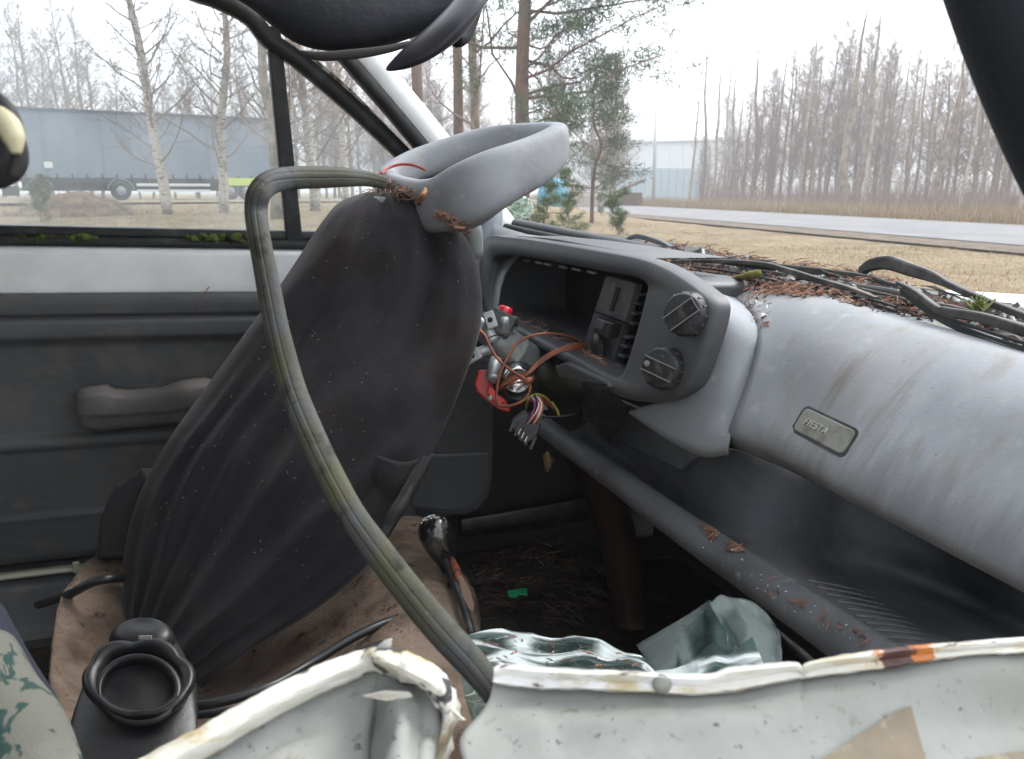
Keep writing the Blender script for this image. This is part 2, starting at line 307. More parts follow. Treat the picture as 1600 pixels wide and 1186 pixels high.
# outdoors
m_ground = mat('dry_grass_ground', (.25, .195, .125), .95, .1, mixes=[((.17, .13, .08), 'noise', .5, .4, .65), ((.30, .25, .17), 'noise', 2.5, .5, .7), ((.17, .17, .06), 'noise', .35, .62, .75), ((.12, .09, .06), 'noise', 8, .6, .75)], bump=[('noise', 6, .15)])
m_asph = mat('asphalt_road', (.16, .16, .165), .9, .2, mixes=[((.20, .20, .20), 'noise', .6, .4, .65)], bump=[('noise', 60, .01)])
m_gravel = mat('gravel_verge', (.17, .14, .11), .95, .1, mixes=[((.09, .075, .06), 'noise', 3, .45, .65)], bump=[('noise', 20, .05)])
m_blade = mat('dry_grass_blades', (.32, .255, .17), .9, .1, mixes=[((.28, .21, .12), 'noise', 1.5, .4, .6)])
m_birch = mat('birch_bark', (.42, .38, .33), .85, .1, mixes=[((.06, .05, .045), 'noise', 5, .55, .62, (1, 1, 3)), ((.15, .13, .11), 'noise', 1.2, .5, .66)], bump=[('noise', 12, .01)])
m_grey = mat('grey_bark', (.27, .22, .17), .9, .1, mixes=[((.14, .12, .10), 'noise', 4, .45, .6, (1, 1, .4))], bump=[('noise', 10, .02)])
m_pinebark = mat('pine_bark', (.17, .11, .085), .9, .1, mixes=[((.11, .085, .07), 'noise', 5, .45, .6, (1, 1, .5))], bump=[('noise', 12, .02)])
m_twigs = mat('bare_twigs', (.20, .15, .12), .9, .1)
m_twigw = mat('pale_twigs', (.30, .235, .165), .9, .1)
m_pine = mat('pine_needles', (.10, .145, .075), .85, .15, mixes=[((.035, .06, .035), 'noise', 1.5, .4, .6), ((.13, .15, .08), 'noise', 3, .6, .7)])
m_sap = mat('sapling_needles', (.10, .15, .05), .85, .15, mixes=[((.05, .09, .03), 'noise', 4, .4, .6)])
m_tarp = mat('blue_grey_curtain', (.16, .20, .245), .55, .3, mixes=[((.19, .225, .265), 'noise', .5, .4, .65)])
m_metw = mat('light_metal', (.62, .62, .6), .5, .4)
m_lime = mat('lime_panel', (.5, .6, .12), .5, .4)
m_tyre = mat('tyre', (.03, .03, .03), .8, .2)
m_hall = mat('pale_cladding', (.62, .66, .68), .6, .3); m_hall2 = mat('blue_white_cladding', (.42, .52, .58), .6, .3)
m_brownr = mat('brown_board', (.11, .06, .04), .9, .1); m_tarpb = mat('blue_tarpaulin', (.06, .26, .36), .6, .3); m_pile = mat('sawn_wood', (.42, .34, .30), .9, .1, mixes=[((.25, .18, .14), 'noise', 3, .45, .6)])
m_soil = mat('soil_heap', (.13, .09, .07), .95, .1, mixes=[((.24, .18, .12), 'noise', 2.5, .45, .65)], bump=[('noise', 6, .1)])
#==STRUCT==
# ================================================================== GROUND
def sm(a, b, x): t = np.clip((x - a) / (b - a), 0, 1); return t * t * (3 - 2 * t)
def gz(x, y):
    return float(.42 * sm(14, 26, y) * sm(6, -3, x) + .12 * sm(26, 40, y) * sm(6, -3, x))
xs = np.concatenate([-np.geomspace(400, 2, 46), np.linspace(-1.6, 1.6, 9), np.geomspace(2, 400, 46)])
ys = np.concatenate([[-300, -100, -40, -15, -6, -2], np.linspace(0, 6, 9), np.geomspace(7, 900, 80)])
V = [(x, y, gz(x, y) + (.03 * mn.noise(Vector((x * .6, y * .6, 0))) if y > 3 else -.0)) for y in ys for x in xs]
ground = mk('ground', (V, gridF(len(ys), len(xs))), m_ground, origin=(0, 0, 0), kind='structure')
def strip_between(p0, p1, q0, q1, z, n=30, e0=-.6, e1=3.0):
    out = []
    for i in range(n + 1):
        t = e0 + (e1 - e0) * i / n
        for u in np.linspace(0, 1, 5):
            a = p0 + (p1 - p0) * t; b = q0 + (q1 - q0) * t; p = a + (b - a) * u
            out.append((p[0], p[1], z))
    return out, gridF(n + 1, 5)
rn0, rn1 = G(1600, 384, .05), G(990, 336, .05); rf0, rf1 = G(1600, 353, .05), G(990, 321.5, .05)
off = (rf0 - rn0)
dirr = nrm(((rn1 - rn0) + (rf1 - rf0))); side = np.array([-dirr[1], dirr[0], 0]); side = side * (1 if side.dot(off) > 0 else -1)
wd = abs(side.dot(off)); 
n0 = rn0 - dirr * 30; n1 = rn0 + dirr * 160
def pl(base0, base1, s0, s1, z): 
    return strip_between(base0 + side * s0, base1 + side * s0, base0 + side * s1, base1 + side * s1, z, 40, 0, 1)
mk('gravel_verge', pl(n0, n1, -1.5, wd + .9, .045), m_gravel, origin=(0, 0, 0), kind='structure')
mk('road', pl(n0, n1, 0, wd, .06), m_asph, origin=(0, 0, 0), kind='structure')
# ================================================================== TREES
def tree_parts(seed, H=15., r0=.16, cf=.3, nb=34, bl=3.2, el=.7, lean=.3, sub=6, tw=4, twr=.008, curve=.5, droop=0, spread=.5):
    R = random.Random(seed); tr = []; crown = []
    x = y = 0; pts = []
    for i in range(11):
        t = i / 10; pts.append(np.array([x, y, t * H])); x += R.gauss(0, .02) * H * .35 * .35 + lean * .02; y += R.gauss(0, .1)
    tr.append(tube(pts, [r0 * 1.15, r0, r0 * .85, r0 * .62, r0 * .35, r0 * .08], n=7, res=2))
    P_ = np.array(pts)
    def limb(p, d, L, r, segs, n):
        q = [p]; dd = np.array(d)
        for s in range(segs):
            dd = nrm(dd + np.array([R.gauss(0, .18), R.gauss(0, .18), R.gauss(0, .14) + curve * .16 - droop * .2])); q.append(q[-1] + dd * L / segs)
        crown.append(tube(q, [r, r * .3], n=n, res=1, caps=False)); return q
    for b in range(nb):
        t = cf + (1 - cf) * ((b + R.random()) / nb) ** .9; t = min(t, .985)
        p = np.array([np.interp(t * 10, range(11), P_[:, k]) for k in range(3)])
        az = b * 2.4 + R.uniform(-.5, .5); L = bl * (1.05 - t) ** spread * R.uniform(.6, 1.15); e = el + R.uniform(-.25, .3)
        d = (math.cos(az) * math.cos(e), math.sin(az) * math.cos(e), math.sin(e)); q = limb(p, d, L, .011 * L + .008, 5, 4)
        for s in range(sub):
            f = R.uniform(.2, 1); i = min(int(f * 5), 4); o = q[i] + (q[i + 1] - q[i]) * (f * 5 - i if f < 1 else 1)
            d2 = nrm(np.array(d) + np.array([R.gauss(0, .6), R.gauss(0, .6), R.gauss(0, .5)])); q2 = limb(o, d2, L * R.uniform(.25, .5), .006 * L * .5 + twr, 3, 3)
            for k in range(tw):
                o2 = q2[R.randint(1, 3)]; d3 = nrm(d2 + np.array([R.gauss(0, .7), R.gauss(0, .7), R.gauss(0, .6)])); limb(o2, d3, L * R.uniform(.1, .28), twr, 2, 3)
    return merge(*tr), merge(*crown)
def meshof(name, VF, m, smooth=True):
    me = bpy.data.meshes.new(name); me.from_pydata(np.array(VF[0]).tolist(), [], [list(map(int, f)) for f in VF[1]]); me.update()
    if smooth: me.polygons.foreach_set('use_smooth', [True] * len(me.polygons))
    me.materials.append(m); return me
def link(name, me, parent, M):
    o = bpy.data.objects.new(name, me); scene.collection.objects.link(o); place(o, M, parent); return o
def put_tree(kind, protos, base, H, wid=1., lean=(0, 0), rz=0., label='', cat='tree', group=None, H0=15., crown='crown'):
    """protos = (trunk mesh, crown mesh)"""
    s = H / H0
    M = Matrix.Translation(Vector(base)) @ Matrix.Rotation(lean[0], 4, 'Y') @ Matrix.Rotation(lean[1], 4, 'X') @ Matrix.Rotation(rz, 4, 'Z')
    e = empty(kind, base, (Matrix.Rotation(lean[0], 4, 'Y') @ Matrix.Rotation(lean[1], 4, 'X') @ Matrix.Rotation(rz, 4, 'Z')), label=label, cat=cat, group=group)
    S = Matrix.Diagonal((wid, wid, s, 1))
    link('trunk', protos[0], e, M @ Matrix.Diagonal((s * wid, s * wid, s, 1)))
    link(crown, protos[1], e, M @ Matrix.Diagonal((s, s, s, 1))); return e
def proto(seed, mt, mc, **k):
    t, c = tree_parts(seed, **k); return meshof('trunk', t, mt), meshof('crown', c, mc)
slim = [proto(100 + i, [m_birch, m_grey, m_birch, m_grey, m_grey][i], m_twigw, cf=.35, nb=34, bl=1.9, el=.85, sub=5, tw=3, twr=.007, lean=.2) for i in range(5)]
busy = [proto(200 + i, m_grey, m_twigs, cf=.10, nb=64, bl=3.8, el=.8, sub=8, tw=6, twr=.010, spread=.6) for i in range(5)]
birchp = [proto(300 + i, m_birch, m_twigs, cf=.14, nb=54, bl=4.2, el=.40, sub=9, tw=6, twr=.007, curve=.9, spread=.5) for i in range(3)]
greyp = [proto(330, m_grey, m_twigs, cf=.2, nb=28, bl=4.0, el=.5, sub=6, tw=4)]
def basept(px, py, d):      # ground point under a pixel column at distance d
    r = ray(px, py); s = d; p = CAM + r * s; return np.array([p[0], p[1], gz(p[0], p[1]) - .05])
def h_at(py, d): return EYE + (300 - py) / F * d * 1.0
# right-hand stand: base px, base d, top py, lean px per height, width factor, kind
stand = [(1077, 74, 108, 0, 1), (1096, 72, 55, 1, 1), (1110, 74, 66, 2, 1), (1121, 78, 62, 0, .8), (1138, 70, 88, 1, 1), (1142, 76, 112, 3, .8), (1173, 62, 57, 1, 1.5), (1200, 66, 102, 3, .8),
         (1205, 64, 60, 1, 1), (1218, 60, 76, 4, 1), (1247, 58, 64, 2, 1), (1264, 52, 84, 1, 1), (1318, 50, 22, 4, 2.1), (1336, 54, 24, 3, 1.8), (1347, 48, 100, 2, 1.3),
         (1398, 46, 140, 2, 1), (1413, 45, 130, 4, .9), (1444, 44, 110, 1, 1.2), (1464, 43, 60, 4, 1.7), (1475, 46, 130, 3, 1), (1500, 42, 80, 0, 1), (1530, 41, 60, 1, 1.1), (1562, 40, 50, 3, 1), (1592, 38, 60, 0, 1.1), (1286, 60, 130, 1, .9), (1372, 52, 95, 3, 1),
         (1190, 80, 120, 4, .8), (1232, 75, 100, 1, .8), (1160, 82, 110, 3, .8), (1425, 55, 70, 1, .9), (1385, 60, 75, 4, .9), (1545, 50, 80, 3, 1)]
LB = {12: ('thick forked grey tree, tallest of the stand beyond the road', None), 6: ('stout bare trunk near the left end of the stand beyond the road', None), 10: ('slim birch with black and white spotted bark beyond the road', None), 18: ('thick pale trunk at the right side of the stand beyond the road', None), 0: ('short lone thin trunk at the left end of the roadside stand', None)}
for i, (px, d, top, k, wf) in enumerate(stand):
    b = basept(px, 320, d); H = h_at(top, d)
    lab, g = LB.get(i, ('slim leafless tree in the stand on the far side of the road', 'slim bare trees beyond the road'))
    if i not in LB:
        o_ = sorted(q[0] for q in stand).index(px) + 1; nm = ['first', 'second', 'third', 'fourth', 'fifth', 'sixth', 'seventh', 'eighth', 'ninth', 'tenth', 'eleventh', 'twelfth', 'thirteenth', 'fourteenth', 'fifteenth', 'sixteenth']
        lab = 'slim bare tree, %s trunk from the %s end of the stand beyond the road' % ((nm[o_ - 1], 'left') if o_ <= 16 else (nm[32 - o_], 'right'))
    pk = slim[k] if i != 12 else slim[3]
    if i == 10: pk = slim[0]
    put_tree('bare_tree' if i != 10 else 'birch_tree', pk, b, H, wf * 1.0, (random.uniform(.015, .06), random.uniform(-.03, .03)), random.uniform(0, 6), lab, 'tree', g)
bi = 0
for i in range(48):   # second rank that fills the wood on the right
    px = 1095 + (i * 53 % 555) + random.uniform(-8, 8); d = random.uniform(58, 95) * (1 - .25 * (px - 1095) / 555)
    b = basept(px, 318, d); H = h_at(random.uniform(60, 140) + max(0, 1260 - px) * .65 - .08 * (px - 1180), d)
    put_tree('bare_tree', busy[i % 5], b, H, 1, (random.uniform(-.03, .05), random.uniform(-.03, .03)), random.uniform(0, 6), 'bushy leafless tree in the thick wood behind the roadside stand', 'tree', 'bushy trees of the wood on the right')
for i in range(64):   # woods behind the truck and behind the pines
    px = -60 + i * 19 + random.uniform(-10, 10) if i < 44 else random.uniform(500, 980)
    d = random.uniform(58, 85); topy = (random.uniform(30, 90) if px < 180 else random.uniform(80, 165)); b = basept(px, 318, d)
    put_tree('bare_tree', busy[(i + 1) % 5], b, h_at(topy, d), 1, (random.uniform(-.04, .04), 0), random.uniform(0, 6), 'reddish grey leafless tree in the woods behind the long trailer and the pines', 'tree', 'bare trees of the woods at the back')
# near birches on the left
for (px, pyb, d, topy, pr, wf, ln, kind, lab) in [
    (262, 330, 24, -120, 0, 1.5, -.075, 'birch_tree', 'leaning birch in front of the middle of the long grey trailer'),
    (349, 327, 25, -120, 1, 1.35, -.03, 'birch_tree', 'birch with twisted low branches beside the lime green panel of the trailer'),
    (492, 318, 27, -80, 2, 1.6, -.05, 'birch_tree', 'thick birch just right of the black window bar'),
    (452, 322, 24, -100, 1, 1.2, .02, 'birch_tree', 'birch trunk partly hidden by the black window bar'),
    (540, 318, 34, -80, 2, 1.2, -.02, 'birch_tree', 'birch seen through the small triangular far window')]:
    put_tree(kind, birchp[pr], basept(px, pyb, d), h_at(topy, d) , wf, (ln, 0), px * .013, lab, 'tree')
put_tree('grey_tree', greyp[0], basept(432, 330, 22), h_at(-150, 22), 1.6, (-.04, 0), 1., 'smooth grey trunk standing just left of the black window bar', 'tree')
# pines
def pine(seed, H, r0, cf, nb, bl, dens, mneed, clump=.34, nl=.14, side=None, elr=(-.1, .5), kk=60, nw=.014):
    R = random.Random(seed); nr = np.random.default_rng(seed); pts = [np.array([R.gauss(0, .05) * i * .4, R.gauss(0, .05) * i * .3, H * i / 8]) for i in range(9)]
    tr = tube(pts, [r0 * 1.1, r0 * .9, r0 * .75, r0 * .5, r0 * .15], n=9, res=3); P_ = np.array(pts); br = []; NV = []; NF = []
    for b in range(nb):
        t = min(cf + (1 - cf) * (b + R.random()) / nb, .99); p = np.array([np.interp(t * 8, range(9), P_[:, k]) for k in range(3)])
        az = b * 2.4 + R.uniform(-.4, .4)
        if side is not None and R.random() < .75: az = side + R.uniform(-.9, .9)
        L = bl * (1.1 - t) ** .5 * R.uniform(.5, 1.15); e = R.uniform(*elr); d = np.array([math.cos(az) * math.cos(e), math.sin(az) * math.cos(e), math.sin(e)]); q = [p]
        for s in range(5): d = nrm(d + np.array([R.gauss(0, .3), R.gauss(0, .3), R.gauss(.05, .28)])); q.append(q[-1] + d * L / 5)
        br.append(tube(q, [.007 * L + .010, .006], n=4, res=1, caps=False))
        for s in range(dens):
            f = R.uniform(.35, 1) * 4.999; i = int(f); o = q[i] + (q[i + 1] - q[i]) * (f - i)
            o2 = o + np.array([R.gauss(0, .16), R.gauss(0, .16), R.gauss(.03, .10)]) * L * .9
            br.append(tube([o, o2], [.009, .005], n=3, res=1, caps=False))
            k = kk; c = o2 + nr.normal(0, 1, (k, 3)) * clump * np.array([.5, .5, .32]); dd = nr.normal(0, 1, (k, 3)); dd[:, 2] += .5; dd /= np.linalg.norm(dd, axis=1, keepdims=True)
            w_ = np.cross(dd, nr.normal(0, 1, (k, 3))); w_ /= np.linalg.norm(w_, axis=1, keepdims=True)
            for a_, b_, c_ in zip(c - w_ * nw, c + w_ * nw, c + dd * nl * 1.4): n_ = len(NV); NV += [a_, b_, c_]; NF.append((n_, n_ + 1, n_ + 2))
    return tr, merge(*br), (NV, NF)
def put_pine(name, spec, base, rot, label, mb=m_pinebark, mneed=m_pine):
    tr, br, nd = pine(**spec); M = Matrix.Translation(Vector(base)) @ rot
    e = empty(name, base, rot, label=label, cat='tree' if name == 'pine_tree' else 'young pine')
    link('trunk', meshof('trunk', tr, mb), e, M)
    br = (np.array(br[0]), br[1]); link('limbs', meshof('limbs', br, mb if name == 'pine_tree' else m_twigs), e, M)
    link('crown', meshof('crown', nd, mneed, False), e, M)
I4 = Matrix.Identity(4)
put_pine('pine_tree', dict(seed=5, H=14, r0=.175, cf=.17, nb=64, bl=4.9, dens=13, mneed=None, side=.0, kk=72, nw=.011, clump=.36), basept(815, 330, 19), I4, 'big pine with a reddish trunk above the grey headrest tip')
put_pine('pine_tree', dict(seed=9, H=15, r0=.15, cf=.45, nb=22, bl=2.6, dens=5, mneed=None), basept(716, 330, 23), I4, 'slender orange barked pine left of the big pine')
put_pine('pine_tree', dict(seed=12, H=15, r0=.2, cf=.6, nb=18, bl=2.6, dens=5, mneed=None), basept(655, 330, 27), I4, 'pine trunk right beside the white windscreen pillar')
put_tree('grey_tree', greyp[0], basept(742, 325, 22), 12, 1., (.02, 0), 2.5, 'leafless tree with long ascending branches between the two pines')
put_pine('pine_tree', dict(seed=15, H=4.6, r0=.06, cf=.2, nb=26, bl=1.9, dens=6, mneed=None, side=.3, kk=30, nw=.010), basept(925, 330, 24), I4, 'small dark green pine in front of the pale hall')
for (px, d, H, bl, s, lab) in [(852, 13, 1.35, .42, 1, 'bushy young pine nearest the lichen covered mirror'), (888, 15, 1.5, .38, 2, 'slim young pine left of the road beside the bushy one'), (968, 17, 1.05, .38, 3, 'small green pine sapling standing alone at the road edge'), (64, 21, 1.15, .6, 4, 'green pine sapling on the soil heap before the trailer'), (1400 - 460, 34, 1.4, .5, 6, 'low pine sapling near the brown shed roof')]:
    put_pine('pine_sapling', dict(seed=40 + s, H=H, r0=.022, cf=.06, nb=26, bl=bl, dens=5, mneed=None, clump=.07, nl=.055, elr=(.35, 1.0), kk=34, nw=.0035), basept(px, 340, d), I4, lab, m_grey, m_sap)
# ================================================================== TRUCK
tl = P(27, 277, 33.); trr = P(640, 281, 46.)   # lower edge of curtain
tl = P(27, 277, 33.5); dirt = nrm((P(412, 280.5, 38.6) - tl) * np.array([1, 1, 0])); wv = np.array([-dirt[1], dirt[0], 0]); zup = np.array([0, 0, 1.])
def TP(s, o, z): return np.array([tl[0], tl[1], tl[2]]) + dirt * s + wv * o + zup * z
trk = empty('lorry_trailer', (*(TP(6.8, 1.2, 0)[:2]), .35), label='long grey blue curtain sided lorry trailer parked behind the birches', cat='lorry trailer')
def s_of(px):
    lo, hi = -5., 40.
    for _ in range(40):
        m_ = (lo + hi) / 2; q = TP(m_, 0, 0) - CAM; x = CX + F * q.dot(RV) / q.dot(FW)
        if x < px: lo = m_
        else: hi = m_
    return lo
LT = s_of(440)
nx = 40; rows = []
for iz in range(9):
    rows.append([TP(LT * i / nx, -.02 * math.sin(i * 1.1) * math.sin(math.pi * iz / 8), 2.7 * iz / 8) for i in range(nx + 1)])
mk('curtain', (np.array(rows).reshape(-1, 3), gridF(9, nx + 1)), m_tarp, trk)
mk('body', merge(box(TP(LT / 2, 1.27, 1.35), dirt * LT / 2, wv * 1.23, zup * 1.36)), m_tarp, trk, smooth=False)
mk('roof_rail', box(TP(LT / 2, .0, 2.76), dirt * LT / 2, wv * .05, zup * .06), mat('dark_rail', (.07, .09, .12), .6), trk, smooth=False)
mk('chassis', merge(box(TP(LT / 2, .1, -.1), dirt * LT / 2, wv * .06, zup * .08), box(TP(LT / 2, 1.0, -.35), dirt * LT / 2.05, wv * .5, zup * .2)), mat('dark_chassis', (.03, .035, .045), .7), trk, smooth=False)
for i in range(5): mk('curtain_post', box(TP(LT * (i + .5) / 5, -.006, 1.35), dirt * .03, wv * .012, zup * 1.34), mat('curtain_crease', (.14, .175, .215), .6), trk, smooth=False)
mk('lettering_patch', box(TP(s_of(78), -.03, .52), dirt * .16, wv * .004, zup * .13), m_metw, trk, smooth=False)
for i in range(19): mk('curtain_buckle', box(TP(.3 + i * (LT - .6) / 18, -.05, .02), dirt * .03, wv * .02, zup * .14), m_rubber, trk, smooth=False)
SG0, SG1 = s_of(212), s_of(327)
for z in (-.28, -.55): mk('side_guard', box(TP((SG0 + SG1) / 2, -.08, z), dirt * (SG1 - SG0) / 2, wv * .02, zup * .06), m_metw, trk, smooth=False)
mk('lime_panel', box(TP((s_of(343) + s_of(398)) / 2, -.12, -.13), dirt * (s_of(398) - s_of(343)) / 2, wv * .03, zup * .17), m_lime, trk, smooth=False)
mk('rear_door_frame', box(TP(-.08, 1.25, 1.3), dirt * .08, wv * 1.27, zup * 1.42), m_metw, trk, smooth=False)
mk('tail_light', box(TP(-.12, .25, -.02), dirt * .14, wv * .3, zup * .18), m_red, trk, smooth=False)
mk('bumper', box(TP(-.3, 1.2, -.55), dirt * .3, wv * 1.2, zup * .2), m_rubber, trk, smooth=False)
for px_ in (187, 358, 384, 60):
    wc_ = TP(s_of(px_), -.12, -.54)
    wl = mk('wheel', lathe(wc_, wv, [(.26, -.0), (.38, -.02), (.42, .05), (.42, .3), (.3, .32)], 20), m_tyre, trk)
    mk('rim', lathe(wc_ - wv * .02, wv, [(.02, -.02), (.1, -.03), (.12, .02), (.19, .0), (.21, .05)], 16), mat('dull_rim', (.25, .26, .27), .6), wl)
    if px_ < 300: mk('mudguard', tube([wc_ + dirt * .52 * math.cos(a) + zup * .5 * math.sin(a) + wv * .1 for a in np.linspace(.1, math.pi - .1, 9)], .05, 4, 1), mat('grey_mudguard', (.12, .13, .14), .6), trk)
# a strip of yard the lorry stands on
yl = TP(-8, -1.2, 0); yr = TP(22, -1.2, 0)
mk('yard', strip_between(np.array([yl[0], yl[1], 0]), np.array([yr[0], yr[1], 0]), np.array([yl[0], yl[1], 0]) + wv * 6, np.array([yr[0], yr[1], 0]) + wv * 6, EYE - .98 + .0 + tl[2] - EYE - .75 + .6, 12, 0, 1) if False else strip_between(yl * [1, 1, 0], yr * [1, 1, 0], yl * [1, 1, 0] + wv * 6, yr * [1, 1, 0] + wv * 6, .70, 12, 0, 1), m_asph, origin=(0, 0, 0), kind='structure')
# soil heap
hp = basept(120, 330, 24); R_ = []
for i in range(13):
    r = 1.45 * (1 - i / 12)
    R_.append([hp + np.array([1.35 * r * math.cos(a) + .2 * nz((math.cos(a) * r, math.sin(a) * r, i), 1.2), r * math.sin(a), (.70 * (1 - (r / 1.45) ** 2) ** 1.2) + .10 * nz((math.cos(a) * r, math.sin(a) * r, 0), 2.5)]) for a in np.linspace(0, 2 * math.pi, 32, endpoint=False)])
mk('soil_heap', loft(R_, False, True), m_soil, label='low heap of brown soil and dead weeds in front of the trailer', cat='heap')
V_ = []; F_ = []; Rh = np.random.default_rng(8)
for i in range(900):
    a_ = Rh.uniform(0, 6.28); q = 1.9 * Rh.uniform(0, 1) ** .5; b_ = hp + np.array([1.25 * q * math.cos(a_), q * math.sin(a_), max(0, .62 * (1 - (q / 1.5) ** 2)) - .05]); t_ = b_ + np.array([Rh.normal(0, .12), Rh.normal(0, .12), Rh.uniform(.12, .5)]); k = len(V_)
    V_ += [b_ - np.array([.006, 0, 0]), b_ + np.array([.006, 0, 0]), t_]; F_.append((k, k + 1, k + 2))
mk('dead_weeds', (V_, F_), m_twigs, smooth=False, kind='stuff', label='brown dead weeds growing over the soil heap before the trailer', cat='weeds')
# ================================================================== FAR BUILDINGS, POLE
def wallbox(name, px0, px1, d0, d1, ytop, ybase, depth, m, label, cat, ribs=12, roofm=None):
    a = P(px0, ybase, d0); b = P(px1, ybase, d1); top = P(px0, ytop, d0)[2]; a[2] = b[2] = 0
    dr = nrm((b - a)); L = np.linalg.norm(b - a); wv_ = np.array([-dr[1], dr[0], 0]); h = top
    e = empty(name, (a + b) / 2, label=label, cat=cat)
    mk('wall', box((a + b) / 2 + wv_ * depth / 2 + zup * h / 2, dr * L / 2, wv_ * depth / 2, zup * h / 2), m, e, smooth=False)
    for i in range(ribs): mk('cladding_panel', box(a + dr * L * (i + .5) / ribs - wv_ * .03 + zup * h * .48, dr * L * .47 / ribs, wv_ * .04, zup * h * .46), m, e, smooth=False)
    return a, dr, L, wv_, h, e
a, dr, L, wv_, h, e = wallbox('pale_hall', 870, 1150, 110, 100, 226, 305, 20, m_hall, 'large pale industrial hall behind the lamp pole', 'hall', 14)
ro = [a - wv_ * .6 - dr * .5 + zup * h, a + dr * (L + .5) - wv_ * .6 + zup * h, a + dr * (L - 2) + wv_ * 16 + zup * (h + 5.4), a - dr * .5 + wv_ * 16 + zup * (h + 5.4)]
mk('roof', slab(ro, (0, 0, .25)), mat('white_roof_sheet', (.72, .74, .75), .5), e, smooth=False)
wallbox('low_store', 968, 1090, 82, 86, 262, 312, 4, m_hall2, 'low blue white store in front of the large hall', 'building', 10)
e = empty('brown_shed', G(985, 318), label='small brown mono pitch shed by the low store', cat='shed')
b0 = P(970, 303, 60); b0[2] = 0
mk('wall', box(b0 + np.array([.8, 1, .45]), (.8, 0, 0), (0, 1, 0), (0, 0, .55)), m_brownr, e, smooth=False)
mk('roof', slab([b0 + np.array(v) for v in ((-.2, -.2, 1.0), (1.8, -.2, 1.85), (1.8, 2.2, 1.85), (-.2, 2.2, 1.0))], (0, 0, .12)), m_brownr, e, smooth=False)
b0 = P(845, 300, 50); b0[2] = .1
mk('tarpaulin_cover', loft([[b0 + np.array([.75 + s * math.cos(t_), .6 + s * .8 * math.sin(t_), z + .07 * math.sin(5 * t_ + z)]) for t_ in np.linspace(0, 2 * math.pi, 14, endpoint=False)] for s, z in ((1.0, 0), (.95, .9), (.8, 1.5), (.4, 1.75))], True, True), m_tarpb, label='bright blue tarpaulin cover over a heap behind the young pines', cat='tarpaulin')
wp = empty('wood_pile', P(915, 300, 55) * [1, 1, 0], label='pile of pale sawn boards left of the brown shed', cat='wood pile')
for i in range(7):
    for j in range(3):
        c = P(900 + j * 17, 300, 55); c[2] = .1 + i * .22; mk('board', box(c + np.array([.05 * (i % 3), 0, 0]), (.36, 0, 0), (0, .5, 0), (0, 0, .09)), m_pile, wp, smooth=False)
pb = P(1021, 317, 62); pb[2] = 0; pt = P(1026, 120, 62)
lp = empty('lamp_pole', pb, label='tall thin grey lamp pole left of the bare stand by the road', cat='lamp pole')
mk('pole', tube([pb, pt], [.13, .08], 8, 1), mat('galvanised_pole', (.42, .43, .44), .5, .4), lp)
mk('lamp_head', box(pt + np.array([-.25, 0, .05]), (.38, 0, 0), (0, .15, 0), (0, 0, .06)), m_metw, lp, smooth=False)
mk('arm', tube([pt - zup * .3, pt + np.array([0, 0, .08]), pt + np.array([-.1, 0, .08])], .04, 5, 2), m_metw, lp)
# dry grass blades
def blades(n, fn, h, w_, seed):
    R = np.random.default_rng(seed); V = []; Fs = []
    for _ in range(n):
        x, y = fn(R)
        z = gz(x, y) + .0; hh = h * R.uniform(.4, 1.2); an = R.uniform(0, 6.28); lx, ly = R.normal(0, .9 if h < .2 else .3, 2) * hh; wx = w_ * math.cos(an); wy = w_ * math.sin(an); k = len(V)
        V += [(x - wx, y - wy, z - .02), (x + wx, y + wy, z - .02), (x + lx, y + ly, z + hh)]; Fs.append((k, k + 1, k + 2))
    return V, Fs
def f_left(R):
    y = R.uniform(7, 34); return R.uniform(-.75, .05) * y, y
def f_right(R):
    while True:
        y = R.uniform(6, 40) if R.random() < .5 else R.uniform(5, 16); x = R.uniform(0, .9) * y; s = side.dot(np.array([x, y, 0]) - rn0 * [1, 1, 0])
        if s < -1.0: return x, y
def f_far(R):
    t = R.uniform(10, 100); s = wd + .9 + abs(R.normal(0, 1.4)); p = n0 + dirr * (t + 15) + side * s; return p[0], p[1]
mk('dry_grass', blades(20000, f_left, .10, .007, 1), m_blade, smooth=False, origin=(0, 0, 0), kind='stuff', label='short dry tan grass outside the far window', cat='grass')
mk('dry_grass', blades(24000, f_right, .055, .006, 2), m_blade, smooth=False, origin=(0, 0, 0), kind='stuff', label='trampled dry grass between the car and the road', cat='grass')
mk('tall_dry_grass', blades(16000, f_far, .7, .02, 3), m_blade, smooth=False, origin=(0, 0, 0), kind='stuff', label='tall pale dead grass at the feet of the trees beyond the road', cat='grass')
def f_und(R):
    px = R.uniform(1090, 1640); d = R.uniform(50, 80) * (1 - .3 * (px - 1130) / 500); p = basept(px, 320, d); return p[0], p[1]
mk('undergrowth', blades(8000, f_und, 2.6, .010, 4), m_twigs, smooth=False, origin=(0, 0, 0), kind='stuff', label='brown brushwood filling the wood beyond the road', cat='undergrowth')
